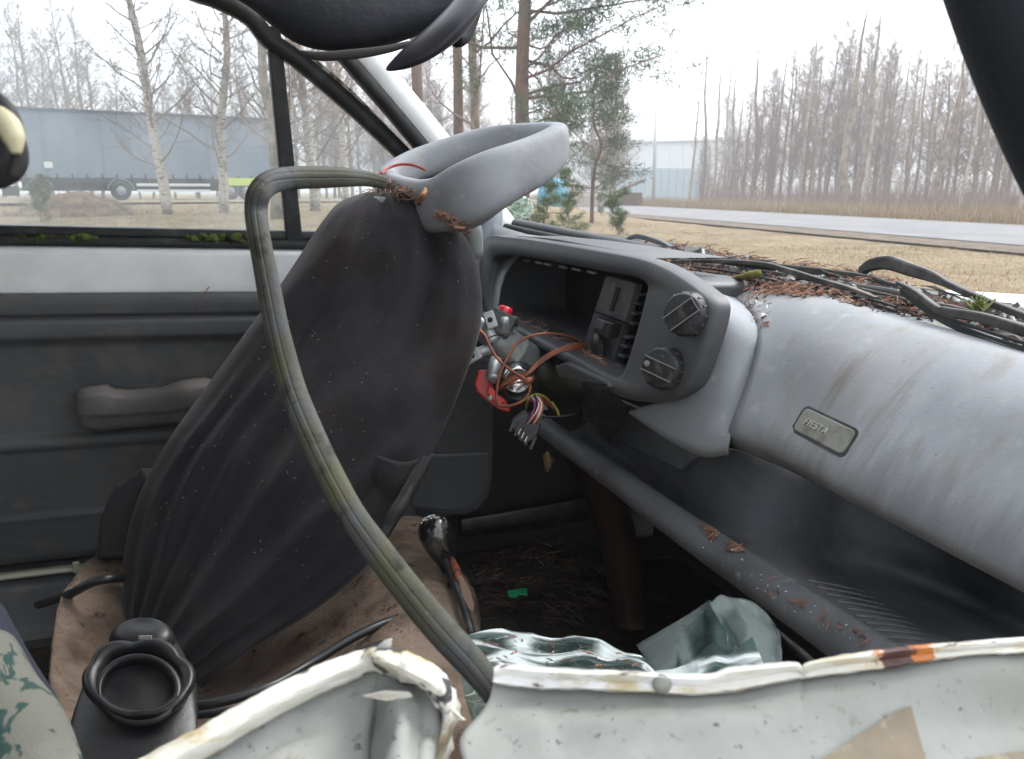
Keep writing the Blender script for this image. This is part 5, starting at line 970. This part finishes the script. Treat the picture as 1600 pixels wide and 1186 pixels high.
part('inner_skin', grid([[P(x, y - 5, d + .004) for x, y, d in lt], [P(x, y + 6, d + .003) for x, y, d in lt], [P(x * .97 + 12, y + 45 + (1186 - y) * .1, d - .004 - (.012 if 9 <= i <= 10 else -.006 if i == 8 else 0)) for i, (x, y, d) in enumerate(lt)], [P(x * .94 + 20, max(y + 90, 1190), d - .016 - (.010 if 9 <= i <= 10 else -.006 if i == 8 else 0)) for i, (x, y, d) in enumerate(lt)], [P(x * .9 + 40, 1420, d - .05) for x, y, d in lt]], 6, 6, lambda u, v, p: .0015 * nz(p, 25) + (.0035 * nz(p, 55) if u > .5 else 0) + .0006 * nz(p, 120)), m_whitegrime, ndr, solid=.001)
part('grey_fastener', lathe(P(1034, 1069, .2885), nrm(-FW + UP * .3), [(.0035, 0), (.0033, .0008), (.0015, .0014), (0, .0014)], 16), m_badge, ndr)
# small torn flakes at the crumple
for pts, m in [([(588, 1012, .298), (600, 1002, .295), (612, 998, .294), (611, 1010, .296), (600, 1020, .298)], m_chip), ([(648, 1052, .286), (672, 1060, .284), (680, 1075, .284), (664, 1080, .286), (650, 1068, .286)], m_chip), ([(565, 1088, .286), (600, 1080, .284), (640, 1082, .284), (645, 1090, .285), (604, 1096, .286)], m_lip2), ([(700, 1102, .288), (716, 1118, .286), (728, 1126, .286), (712, 1126, .288)], m_lip2), ([(632, 1050, .286), (645, 1040, .286), (652, 1046, .286), (640, 1060, .286)], m_rubber)]:
    part('paint_flake', slab([P(*q) for q in pts], FW * .0012), m, ndr, smooth=False, bevel=.0004)
tr_ = BVHTree.FromPolygons([Vector(v) for v in GEO['skinR'][0]], [list(f) for f in GEO['skinR'][1]])
for (l0, l1, r0_, r1_) in [((1400, 1112), (1222, 1225), (1424, 1103), (1456, 1225)), ((1530, 1182), (1440, 1235), (1720, 1160), (1720, 1235))]:
    rows_ = []
    for v_ in np.linspace(0, 1, 12):
        row_ = []
        for u_ in np.linspace(0, 1, 12):
            x = (l0[0] + (l1[0] - l0[0]) * v_) * (1 - u_) + (r0_[0] + (r1_[0] - r0_[0]) * v_) * u_ + 3 * mn.noise(Vector((v_ * 6, u_ * 2, 1))); y = (l0[1] + (l1[1] - l0[1]) * v_) * (1 - u_) + (r0_[1] + (r1_[1] - r0_[1]) * v_) * u_ + 3 * mn.noise(Vector((u_ * 7, 3, v_)))
            h = tr_.ray_cast(Vector(CAM), Vector(ray(x, y)).normalized()); pnt = np.array(h[0]) if h[0] else P(x, y, .28); row_.append(pnt - nrm(ray(x, y)) * (.0034 + .0006 * abs(mn.noise(Vector((u_ * 5, v_ * 5, 2))))))
        rows_.append(row_)
    part('tape_strip', (np.array(rows_).reshape(-1, 3), gridF(12, 12)), m_tape, ndr)
# ---- far mirror with lichen
mr_ = empty('wing_mirror', P(800, 330, 1.75), CARROT, carroot); mr_['carpart'] = 1
part('mirror_housing', loft([[P(807, 326, d) + (RV * math.cos(t) * rx + UP * math.sin(t) * ry) for t in np.linspace(0, 2 * math.pi, 24, endpoint=False)] for d, rx, ry in ((1.86, .012, .010), (1.84, .030, .024), (1.80, .036, .030), (1.76, .036, .031), (1.752, .033, .028))], True, True), m_white, mr_)
lv = []
for i in range(260):
    a_ = random.uniform(0, 6.28); r = random.random() ** .5; p = P(808, 326, 1.748) + RV * math.cos(a_) * .034 * r + UP * math.sin(a_) * .028 * r; s = random.uniform(.002, .0048)
    lv.append(lathe(p, nrm(-FW + RV * random.gauss(0, .5) + UP * random.gauss(0, .5)), [(s * .6, 0), (s, .0015), (s * .7, .003), (s * .2, .0025)], 6))
part('lichen', merge(*lv), m_mirror_l, mr_, kind='stuff')
part('mirror_base', tube([P(778, 318, 1.62), P(785, 326, 1.66), P(795, 336, 1.7)], [.008, .007, .005], 8, 3), mat('cream_arm', (.5, .46, .36), .5, .4), mr_)
# ================================================================== LOOSE THINGS
# door seal hanging in a loop
seal_pts = [(600, 285, .62), (572, 279, .60), (540, 277, .57), (500, 277, .55), (460, 278, .53), (425, 284, .51), (405, 302, .50), (400, 330, .50), (405, 370, .49), (418, 440, .48), (434, 520, .47), (455, 600, .46), (478, 660, .44), (510, 730, .42), (548, 800, .40), (590, 860, .38), (640, 925, .36), (690, 985, .34), (740, 1040, .33), (775, 1085, .325)]
ws = cr([P(*q) for q in seal_pts], 6); wd_ = cr([({0: 12}.get(i, 0) or w_, 0, 0) for i, w_ in enumerate([13, 14, 17, 20, 21, 22, 22, 21, 21, 22, 22, 23, 24, 25, 25, 27, 28, 29, 27, 24])], 6)[:, 0]
def prof_seal(n=28):
    out = []
    for k in range(n):
        a_ = 2 * math.pi * k / n; x, y = math.cos(a_), math.sin(a_); r = 1.0
        if y > 0:                                  # two grooves along the face turned to the viewer
            for g in (.22, -.30): r -= .13 * math.exp(-((x - g) / .05) ** 2)
        out.append((x * r, y * r * .62))
    return out
SP_ = []
for k in range(96):
    a_ = 2 * math.pi * k / 96; x, y = math.cos(a_), math.sin(a_); r = 1 - (.16 * sum(math.exp(-((x - g) / .028) ** 2) for g in (.05, -.50)) if y > 0 else 0) + (.05 * math.exp(-((x + .22) / .22) ** 2) if y > 0 else 0); SP_.append((x * r, y * r * .55))
loops = []
for i in range(len(ws)):
    tg = nrm(ws[min(i + 1, len(ws) - 1)] - ws[max(i - 1, 0)]); view = nrm(CAM - ws[i]); v = nrm(view - tg * view.dot(tg)); u = np.cross(v, tg); d = (ws[i] - CAM).dot(FW); R1 = wd_[i] / F * d * .86 * (1 + .05 * nz(ws[i], 9) + .03 * nz(ws[i], 30))
    tw_ = .25 * nz(ws[i], 4.5); cs_, sn_ = math.cos(tw_), math.sin(tw_); loops.append([ws[i] + R1 * ((q_[0] * cs_ - q_[1] * sn_) * u + (q_[0] * sn_ + q_[1] * cs_) * v) for q_ in SP_])
seal = mk('door_seal', loft(loops, True, True), m_seal, label='grey green mossy rubber door seal hanging in a long loop across the cabin', cat='door seal')
# crumpled windscreen sheets
def crump(rows, f, nu=4, nv=5): return grid(rows, nu, nv, f)
def rid(p, s): return abs(nz(p, s)) 
gsh = mk('windscreen_sheet', crump([[P(x, y, d) for x, y, d in r] for r in [[(700, 978, .56), (740, 978, .56), (800, 984, .57), (860, 990, .58), (905, 985, .57), (938, 1000, .56), (975, 1012, .55), (1005, 1020, .54), (1030, 1045, .53)], [(705, 1008, .49), (755, 1010, .49), (810, 1015, .50), (865, 1020, .51), (910, 1022, .50), (950, 1035, .50), (985, 1040, .49), (1015, 1055, .48), (1040, 1075, .47)], [(720, 1045, .43), (765, 1050, .43), (820, 1055, .44), (870, 1060, .44), (915, 1065, .43), (955, 1070, .43), (990, 1078, .42), (1020, 1090, .41), (1045, 1105, .41)], [(740, 1110, .38), (780, 1110, .38), (830, 1110, .38), (880, 1115, .38), (925, 1115, .38), (965, 1120, .38), (1000, 1120, .37), (1030, 1130, .37), (1055, 1140, .37)]]], lambda u, v, p: .016 * abs(nz(p, 14)) + .005 * nz(p, 32)), m_glassc, smooth=False, solid=.003, soff=0, label='crumpled pale green sheet of crazed windscreen glass behind the torn door edge', cat='windscreen glass', geo='glass1')
m_film = crazed('dull_glass_film', (1, 1, 1), 9, .10, .26, .6)
g2 = empty('windscreen_sheet', P(1110, 1050, .5), label='bent piece of broken windscreen glass leaning up below the shelf edge', cat='windscreen glass')
mk('streaked_pane', grid([[P(x, y, d) for x, y, d in r] for r in [[(996, 1010, .62), (1050, 976, .62), (1112, 941, .62)], [(1010, 1034, .58), (1066, 1002, .58), (1128, 968, .59)], [(1022, 1066, .54), (1082, 1034, .55), (1148, 1000, .56)], [(1030, 1110, .50), (1090, 1080, .50), (1160, 1040, .52)]]], 6, 5, lambda u, v, p: .0016 * math.sin(v * 40 + 3 * u) + .002 * nz(p, 20)), m_glassd, g2, solid=.004, soff=0)
mk('curled_film', grid([[P(x, y, d) for x, y, d in r] for r in [[(1108, 940, .60), (1130, 930, .62), (1165, 935, .63), (1195, 955, .61), (1214, 985, .58)], [(1122, 962, .57), (1148, 958, .59), (1180, 968, .60), (1205, 990, .58), (1221, 1015, .56)], [(1140, 1000, .54), (1165, 1000, .56), (1190, 1012, .56), (1208, 1030, .55), (1222, 1048, .53)], [(1150, 1070, .50), (1170, 1070, .51), (1190, 1075, .51), (1205, 1080, .50), (1220, 1085, .50)]]], 5, 5, lambda u, v, p: .005 * abs(nz(p, 26)) + .002 * nz(p, 60)), m_film, g2, solid=.001, soff=0)
mk('cracked_fold', grid([[P(x, y, d) for x, y, d in r] for r in [[(1024, 1052, .52), (1072, 1040, .53), (1112, 1008, .545), (1140, 1016, .54), (1176, 996, .55)], [(1030, 1070, .48), (1080, 1058, .49), (1118, 1036, .50), (1146, 1040, .505), (1190, 1030, .51)], [(1040, 1100, .45), (1090, 1088, .45), (1126, 1074, .46), (1156, 1070, .465), (1200, 1060, .47)]]], 6, 6, lambda u, v, p: .006 * abs(nz(p, 24)) + .002 * nz(p, 60)), m_glassc, g2, smooth=False, solid=.003, soff=0)
# trim, wiper arms and rubbers lying on the scuttle
def flatbar(name, pts, w_, t_, m, label, cat, res=5, ww=None, parent=None):
    w_ *= .8; t_ *= .5; ww = [q * .68 for q in ww] if ww else None
    n = len(pts); Pp = cr([A(*q) for q in pts], res)
    out = []; W_ = np.interp(np.linspace(0, 1, len(Pp)), np.linspace(0, 1, len(ww)), ww) if ww else np.full(len(Pp), w_)
    for i in range(len(Pp)):
        tg = nrm(Pp[min(i + 1, len(Pp) - 1)] - Pp[max(i - 1, 0)]); u = nrm(C_ - tg * C_.dot(tg)); v = np.cross(tg, u); r = W_[i]
        out.append([Pp[i] + u * r * sx + v * t_ * sy for sx, sy in ((-1, -.7), (-.7, -1), (.7, -1), (1, -.7), (1, .7), (.7, 1), (-.7, 1), (-1, .7))])
    return mk(name, loft(out, True, True), m, parent, label=label, cat=None if parent else cat, rot=CARROT, smooth=False)
flatbar('rubber_trim', [(1032, 409, .645), (1100, 408, .64), (1184, 412, .635), (1235, 424, .63), (1280, 438, .63), (1330, 452, .63), (1370, 466, .625)], .0042, .006, m_trim, 'flat weathered trim strip lying over the middle of the scuttle litter', 'trim strip', ww=[.002, .004, .0045, .0045, .004, .002])
for k_, (dy, lab) in enumerate([(0, 'upper black rubber strip on the dash top beside the twig'), (7, 'middle black rubber strip on the dash top beside the twig'), (13, 'lowest black rubber strip on the dash top beside the twig')]):
    flatbar('rubber_strip', [(1025, 414 + dy * .3, .638), (1090, 418 + dy * .8, .632), (1160, 428 + dy, .628), (1264, 450 + dy, .625), (1360, 468 + dy, .622), (1400, 480 + dy, .622)], .0015, .003, m_rubber, lab, 'rubber strip')
wa = flatbar('wiper_arm', [(1404, 442, .64), (1430, 456, .632), (1462, 481, .62), (1475, 487, .62), (1536, 497, .62), (1600, 517, .62), (1700, 548, .62)], .005, .006, m_trim, 'bent brownish wiper arm', 'wiper arm', parent=carroot, ww=[.0025, .0035, .0045, .0065, .006, .0065, .006])
for k_, dy in enumerate((0, 8, 15)):
    flatbar('wiper_blade', [(1408, 452 + dy * .3, .635), (1440, 474 + dy * .5, .625), (1480, 496 + dy * .7, .618), (1540, 517 + dy, .614), (1600, 536 + dy, .61), (1700, 566 + dy, .61)], .0018, .003, m_rubber, ['upper thin black wiper rubber under the bent brownish arm', 'middle thin black wiper rubber under the bent brownish arm', 'lowest thin black wiper rubber running to the right edge'][k_], 'wiper rubber', parent=wa)
flatbar('wiper_arm', [(1346, 424, .72), (1362, 414, .715), (1390, 411, .71), (1422, 421, .70), (1456, 432, .695), (1482, 444, .69), (1512, 458, .68), (1560, 478, .675), (1640, 508, .67)], .006, .007, m_trim, 'black wiper arm with a broad hooked end', 'wiper arm', parent=carroot, ww=[.008, .010, .011, .010, .008, .005, .0045, .0045, .0045])
flatbar('rubber_trim', [(1180, 424, .67), (1260, 434, .665), (1340, 452, .66), (1400, 466, .655), (1430, 474, .65), (1480, 480, .65), (1560, 500, .645), (1640, 522, .64)], .0035, .006, m_trim, 'long dark trim strip behind the dash running right across the scuttle', 'trim strip')
flatbar('rubber_trim', [(1090, 402, .68), (1130, 406, .675), (1180, 412, .67), (1230, 424, .67)], .0022, .004, m_rubber, 'short thin dark rubber beside the pale glass shard', 'trim strip')
flatbar('rubber_trim', [(1130, 404, .72), (1200, 414, .715), (1280, 424, .71), (1345, 432, .705), (1400, 446, .70)], .004, .006, m_trim, 'upper weathered trim strip behind the litter heap', 'trim strip', ww=[.003, .005, .006, .005, .003])
flatbar('rubber_trim', [(1000, 392, .69), (1060, 402, .685), (1130, 410, .68), (1210, 422, .675)], .003, .004, m_rubber, 'thin black strip at the left start of the litter heap', 'trim strip')
flatbar('plastic_plate', [(1290, 440, .67), (1340, 452, .665), (1400, 463, .66), (1440, 476, .655)], .008, .006, m_bezel, 'dark flat plate under the bent wiper arm', 'plastic plate', ww=[.004, .009, .010, .005])
flatbar('plastic_plate', [(980, 374, .70), (998, 369, .70), (1030, 378, .69), (1050, 386, .685)], .005, .008, m_bezel, 'small dark plate at the left end of the scuttle litter', 'plastic plate', ww=[.003, .006, .006, .002])
mk('glass_shard', slab([A(x, y, .66) for x, y in [(1060, 405), (1078, 395), (1096, 387), (1099, 403)]], L_ * .004), m_glassc, smooth=False, label='pale triangular glass shard standing in the litter on the dash top', cat='glass shard')
tw = empty('twig', A(1146, 440, .64), label='short twig with a mossy broken end on the dash top', cat='twig')
mk('stem', tube([A(x, y, a) for x, y, a in [(1096, 455, .62), (1112, 449, .617), (1132, 441, .615), (1155, 434, .613), (1184, 429, .612)]], [.006, .0052, .004, .004, .0048], 9, 4), m_twig, tw)
mk('side_shoot', tube([A(1112, 450, .617), A(1104, 441, .62), A(1098, 438, .622)], [.0022, .001], 6, 3), m_twig, tw)
mk('mossy_end', tube([A(x, y, a) for x, y, a in [(1152, 434, .611), (1170, 430, .610), (1186, 427, .610)]], [.003, .0046, .0042], 8, 4), mat('mossy_wood', (.17, .15, .05), .9, .1, mixes=[((.10, .10, .03), 'noise', 60, .45, .6)], bump=[('noise', 200, .001)]), tw)
# copper wire hank
cw = empty('copper_wire_hank', P(815, 570, 1.06), label='tangled copper coloured wires looped over the bare steering lock', cat='wires')
for i in range(5):
    o_ = i * 1.7
    mk('wire_strand', tube([P(918, 545 - o_, 1.08), P(900, 545 - o_, 1.06), P(870, 552 - o_ * .8, 1.05), P(845, 568 - o_, 1.05), P(825, 585 - o_ * .5, 1.045), P(800 + o_ * 3, 596 - o_ * 2, 1.05), P(780 + o_, 606 - i * 3, 1.06)], .0014, 6, 6), m_copper, cw)
mk('wire_strand', tube([P(x, y, d) for x, y, d in [(905, 536, 1.1), (895, 528, 1.08), (870, 522, 1.06), (838, 523, 1.05), (810, 535, 1.05), (795, 556, 1.045), (783, 580, 1.04), (777, 605, 1.04), (776, 625, 1.04), (785, 635, 1.04), (805, 632, 1.03), (822, 622, 1.03), (829, 605, 1.03), (826, 596, 1.03)]], .0019, 7, 6), m_copper, cw)
mk('wire_strand', tube([P(x, y, d) for x, y, d in [(748, 515, 1.06), (758, 525, 1.06), (770, 550, 1.055), (785, 568, 1.05), (805, 583, 1.04), (820, 592, 1.03), (828, 600, 1.03), (826, 615, 1.03), (815, 628, 1.03)]], .0019, 7, 6), m_copper, cw)
mk('wire_knot', lathe(P(825, 595, 1.028), nrm(RV + UP * .3), [(.002, -.006), (.0045, -.003), (.005, .001), (.004, .005), (.001, .007)], 8), m_copper, cw)
for i in range(9):
    x = 782 + i * 4; mk('wire_end', tube([P(x - 6, 606 + random.uniform(-9, 8), 1.045), P(x + 10, 596 + random.uniform(-6, 6), 1.04), P(x + 24, 592 + random.uniform(-8, 8), 1.045)], .0006, 5, 3), m_copper, cw)
mk('thin_wire', tube([P(748, 538, 1.06), P(765, 527, 1.06), P(785, 522, 1.05), P(807, 520, 1.06)], .0009, 5, 5), m_needled, label='thin bent brown wire end sticking out beside the alloy lock', cat='wire')
mk('thin_red_wire', tube([P(x, y, d) for x, y, d in [(596, 272, 1.16), (606, 263, 1.19), (625, 257, 1.20), (645, 258, 1.20), (664, 265, 1.19)]], .0022, 6, 6), mat('red_cord', (.30, .05, .04), .6, .3), label='thin red cord lying over the base of the grey headrest', cat='cord')
wire_seed = 0
mk('dead_leaf', grid([[P(x, y, d) for x, y, d in r] for r in [[(652, 318, 1.03), (656, 306, 1.02), (664, 292, 1.03)], [(648, 316, 1.03), (660, 304, 1.01), (668, 298, 1.03)], [(650, 322, 1.03), (662, 312, 1.02), (667, 306, 1.03)]]], 4, 4), m_leaf, solid=.0006, label='curled dry leaf caught between the headrest and the seat cover', cat='leaf')
mk('dead_leaf', grid([[P(x, y, d) for x, y, d in r] for r in [[(848, 712, 1.2), (856, 705, 1.19), (860, 712, 1.2)], [(850, 722, 1.2), (858, 728, 1.18), (866, 720, 1.2)], [(852, 734, 1.2), (856, 738, 1.19), (858, 732, 1.2)]]], 4, 4), m_twig, solid=.0006, label='shrivelled brown leaf hanging below the wiring connector', cat='leaf')
mk('green_scrap', slab([Cc(x, y, -.765) for x, y in [(793, 925), (823, 921), (824, 931), (812, 930), (805, 935), (795, 933)]], C_ * .004), m_greenplastic, smooth=False, bevel=.001, label='small bright green plastic scrap on the dark floor by the gear lever', cat='plastic scrap')
# ---------------------------------------------------------------- litter
TREES = {}
def tree_of(keys):
    k = tuple(keys)
    if k not in TREES:
        Vs, Fs = merge(*[GEO[q] for q in k]); TREES[k] = BVHTree.FromPolygons([Vector(v) for v in Vs], [list(f) for f in Fs])
    return TREES[k]
def litter(name, polys, keys, ln, wd0, m, label, cat='pine needles', lift=.002, up=.25, parent=None, kind='stuff', jit=.4, seed=1, flow=None):
    """needles strewn over real surfaces; polys: (list of pixel corners, count)"""
    R = random.Random(seed); T = tree_of(keys); VF = []
    for poly, n in polys:
        xs_ = [p[0] for p in poly]; ys_ = [p[1] for p in poly]; k = 0; tries = 0
        while k < n and tries < n * 20:
            tries += 1; x = R.uniform(min(xs_), max(xs_)); y = R.uniform(min(ys_), max(ys_)); ins = False; j = len(poly) - 1
            for i in range(len(poly)):
                if (poly[i][1] > y) != (poly[j][1] > y) and x < (poly[j][0] - poly[i][0]) * (y - poly[i][1]) / (poly[j][1] - poly[i][1]) + poly[i][0]: ins = not ins
                j = i
            if not ins: continue
            h = T.ray_cast(Vector(CAM), Vector(ray(x, y)).normalized())
            if not h[0]: continue
            if mn.noise(h[0] * 14) < -.28 + jit * 0: continue
            nn = h[1] if h[1].dot(h[0] - Vector(CAM)) < 0 else -h[1]
            p = h[0] + nn * R.uniform(.0004, lift); d = Vector((R.gauss(0, 1), R.gauss(0, 1), R.gauss(0, .4)))
            if flow is not None: d = d * .6 + Vector(flow) * 1.4 * R.choice((-1, 1))
            d = d - nn * d.dot(nn); 
            if d.length < 1e-4: continue
            d.normalize(); d = (d + nn * R.uniform(-.05, up)).normalized(); L = ln * R.uniform(.45, 1.2); s = nn.cross(d).normalized(); bend = s * R.uniform(-.16, .16) * L
            w0 = wd0 * R.uniform(.7, 1.3); a_ = p - d * L / 2; b_ = p + bend; c_ = p + d * L / 2
            nd = tube([a_, b_ + nn * w0, c_], [w0, w0, w0 * .4], 3, 1); VF.append(nd); k += 1
    if VF: return mk(name, merge(*VF), m, parent, kind=kind, label=label, cat=cat, smooth=False)
S1 = ['scuttle', 'pas', 'shroud', 'hood']
litter('pine_needles', [([(965, 388), (1010, 383), (1075, 398), (1130, 430), (1110, 445), (1040, 425), (985, 408)], 420), ([(1040, 380), (1110, 395), (1200, 410), (1180, 425), (1080, 412)], 160), ([(1090, 425), (1190, 440), (1300, 455), (1330, 470), (1260, 475), (1180, 462), (1110, 445)], 260), ([(1200, 408), (1400, 445), (1420, 470), (1300, 450)], 300), ([(1330, 450), (1480, 480), (1600, 530), (1600, 545), (1470, 512), (1360, 485)], 330)], S1, .016, .00075, m_needle, 'rust brown pine needles heaped along the scuttle and dash top', lift=.012, up=.5, seed=3)
litter('pine_needles', [([(965, 386), (1200, 408), (1420, 460), (1600, 525), (1600, 550), (1400, 500), (1200, 465), (1050, 430)], 1400)], S1, .010, .0009, m_needled, 'dark rotten needles and bark crumbs under the fresh brown ones on the dash top', lift=.006, up=.3, seed=4)
litter('bark_flakes', [([(1180, 470), (1200, 478), (1205, 510), (1192, 500)], 7), ([(1320, 462), (1560, 520), (1500, 520), (1350, 485)], 40)], S1, .008, .0022, m_chip, 'pale lichen and glass crumbs scattered in the dash top litter', 'crumbs', lift=.004, up=.3, seed=5)
litter('bark_flakes', [([(1270, 500), (1370, 510), (1360, 560), (1280, 550)], 34), ([(1270, 560), (1330, 560), (1340, 690), (1270, 690)], 44), ([(1190, 500), (1600, 600), (1600, 860), (1200, 690)], 60)], ['pas'], .0042, .0009, m_needled, 'dark specks of bark and moss stuck to the glovebox face', 'crumbs', lift=.0008, up=.02, seed=6)
litter('bark_flakes', [([(965, 384), (1100, 395), (1200, 415), (1320, 430), (1600, 490), (1600, 540), (1400, 485), (1200, 455), (1050, 430)], 260)], S1, .012, .0026, m_trim, 'dark flakes of bark and rubber in the dash top litter', 'crumbs', lift=.008, up=.5, seed=25)
litter('bark_flakes', [([(1180, 430), (1320, 440), (1600, 500), (1600, 545), (1400, 492), (1290, 468)], 90)], S1, .009, .0030, mat('pale_scrap', (.42, .45, .44), .6, .3), 'pale paint and glass scraps in the dash top litter', 'crumbs', lift=.008, up=.5, seed=26)
litter('pine_needles', [([(1100, 436), (1200, 448), (1300, 458), (1370, 480), (1360, 492), (1280, 474), (1190, 466), (1120, 452)], 230), ([(1160, 470), (1200, 466), (1215, 500), (1190, 520)], 40)], S1, .013, .0008, m_needle, 'loose brown needles spilling over the front edge of the dash top', lift=.010, up=.5, seed=27)
litter('dead_twigs', [([(985, 388), (1200, 412), (1420, 455), (1600, 500), (1600, 535), (1400, 480), (1200, 448), (1060, 425)], 90)], S1, .055, .0011, m_trim, 'thin dead twigs and black strips tangled along the scuttle', 'twigs', lift=.012, up=.12, seed=31, flow=-T_)
litter('dead_twigs', [([(985, 388), (1200, 412), (1420, 455), (1600, 500), (1600, 535), (1400, 480), (1200, 448), (1060, 425)], 60)], S1, .035, .0008, m_twig, 'short brown twigs tangled in the needle litter on the scuttle', 'twigs', lift=.014, up=.35, seed=32, flow=-T_)
for k_, (x, y, an, lab) in enumerate([(1377, 562, 1.2, 'short brown needle stuck high on the glovebox left of its twin'), (1407, 555, .9, 'short brown needle stuck high on the glovebox right of its twin'), (1320, 645, .6, 'dark curved needle just above the badge'), (1342, 702, 1.3, 'brown needle on the glovebox at the right lower corner of the badge'), (1238, 566, 1.3, 'faint brown needle on the left part of the glovebox')]):
    h = tree_of(['pas']).ray_cast(Vector(CAM), Vector(ray(x, y)).normalized()); p = np.array(h[0]); nn = np.array(h[1]); nn = nn if nn.dot(p - CAM) < 0 else -nn
    d = T_ * -math.cos(an) + C_ * math.sin(an); d = nrm(d - nn * d.dot(nn)); mk('needle', tube([p - d * .007 + nn * .0008, p + nn * .0014 + np.cross(nn, d) * .001, p + d * .007 + nn * .0008], [.0005, .0009, .0004], 5, 4), m_needled, label=lab, cat='needle')
litter('pine_needles', [([(520, 312), (560, 292), (600, 282), (650, 300), (640, 312), (590, 302)], 110), ([(640, 300), (670, 318), (720, 345), (735, 362), (700, 345), (655, 322)], 90)], ['cover', 'headrest'], .018, .0008, m_needle, 'brown pine needles gathered where the headrest meets the seat cover', lift=.008, up=.4, seed=8)
litter('cloth_specks', [([(520, 330), (700, 350), (740, 450), (700, 600), (600, 800), (450, 900), (210, 930), (240, 740), (400, 520)], 110)], ['cover'], .0034, .0005, mat('pale_lint', (.20, .165, .14), .8), 'pale crumbs and broken needles sprinkled over the dark seat cover', 'crumbs', lift=.001, up=.05, seed=9)
litter('pine_needles', [([(605, 800), (660, 800), (680, 840), (640, 850), (600, 835)], 150), ([(560, 860), (700, 900), (720, 990), (560, 1040), (400, 1050), (500, 960)], 80), ([(110, 900), (190, 860), (190, 980), (90, 1090)], 50)], ['carpet'], .02, .0008, m_needle, 'brown pine needles on the felt carpet of the tunnel', lift=.006, up=.3, seed=10)
litter('pine_needles', [([(720, 850), (900, 850), (960, 930), (900, 985), (740, 970)], 360), ([(760, 800), (880, 830), (900, 900), (740, 900)], 90)], ['floor', 'sill'], .04, .0011, m_needled, 'dark needles covering the front footwell floor', lift=.03, up=.4, seed=11)  # needles in the darker of the two needle colours
litter('pine_needles', [([(720, 850), (860, 850), (900, 900), (840, 940), (740, 930)], 26)], ['floor', 'sill'], .045, .0010, m_needle, 'lighter brown needles on top of the dark footwell litter', lift=.04, up=.4, seed=12)
litter('pine_needles', [([(1090, 815), (1130, 840), (1165, 862), (1150, 868), (1110, 845)], 60), ([(1200, 900), (1380, 1010), (1340, 1010), (1190, 920)], 26)], ['tubel'], .010, .0007, m_needle, 'brown needles resting on the rolled grey shelf edge', lift=.004, up=.3, seed=13)
litter('bark_flakes', [([(1100, 830), (1380, 1010), (1320, 1010), (1080, 850)], 16)], ['tubel'], .0018, .0005, m_chip, 'tiny glass crumbs on the rolled grey shelf edge', 'crumbs', lift=.0008, up=.1, seed=14)
litter('pine_needles', [([(1260, 900), (1330, 930), (1400, 985), (1330, 960)], 26)], ['lowp'], .010, .0007, m_needle, 'brown needles on the ribbed parcel shelf', lift=.003, up=.2, seed=15)
litter('pine_needles', [([(740, 985), (1020, 1015), (1030, 1050), (760, 1040)], 34)], ['glass1'], .008, .0005, m_needle, 'dark needles lying on the crumpled glass sheet', lift=.003, up=.2, seed=16)
# needles in the instrument opening
V_ = []
R = random.Random(5)
for i in range(420):
    t = R.random(); x = 808 + 135 * t; y = 506 + 70 * t + R.uniform(-14, 4); p = A(x, y, .478 + R.uniform(0, .05)); d = nrm(np.array([R.gauss(0, 1), R.gauss(0, 1), R.gauss(0, .35)])); L = R.uniform(.006, .014)
    V_.append(tube([p - d * L, p + nrm(np.array([R.gauss(0, 1)] * 3)) * .001, p + d * L], [.0008, .0008, .0004], 3, 1))
mk('pine_needles', merge(*V_), m_needle, kind='stuff', smooth=False, label='brown needles heaped inside the empty instrument opening', cat='pine needles')
# green pine tuft on the scuttle
V_ = []
for i in range(46):
    p = A(1530 + R.uniform(-8, 8), 484 + R.uniform(-4, 3), .655); d = nrm(UP * 1 + RV * R.gauss(.2, .8) + FW * R.gauss(0, .6)); V_.append(tube([p, p + d * R.uniform(.006, .016)], [.0008, .0004], 3, 1))
mk('pine_tuft', merge(*V_), mat('fresh_tuft', (.17, .20, .06), .7), kind='stuff', smooth=False, label='small fresh green pine tuft among the wiper parts on the right', cat='pine tuft')
mk('needle', tube([B(327, 448, 1.498), B(320, 458, 1.492), B(309, 482, 1.478)], [.0009, .001, .0005], 5, 4), m_needle, label='single brown needle stuck to the far door below the white sill', cat='needle')

hz_ = bpy.data.materials.new('veil_air'); hz_.use_nodes = True; t_ = hz_.node_tree; t_.nodes.clear(); o_ = t_.nodes.new('ShaderNodeOutputMaterial'); pv = t_.nodes.new('ShaderNodeVolumePrincipled')  # scattering volume added for the washed-out distance of lens glare
pv.inputs['Color'].default_value = (.95, .97, 1, 1); pv.inputs['Density'].default_value = .0034; t_.links.new(pv.outputs[0], o_.inputs['Volume'])
mk('veil', box((0, 50, 17), (420, 0, 0), (0, 860, 0), (0, 0, 18.4)), hz_, smooth=False, kind='stuff', label='thin pale added haze over the field, road and woods', cat='veil')
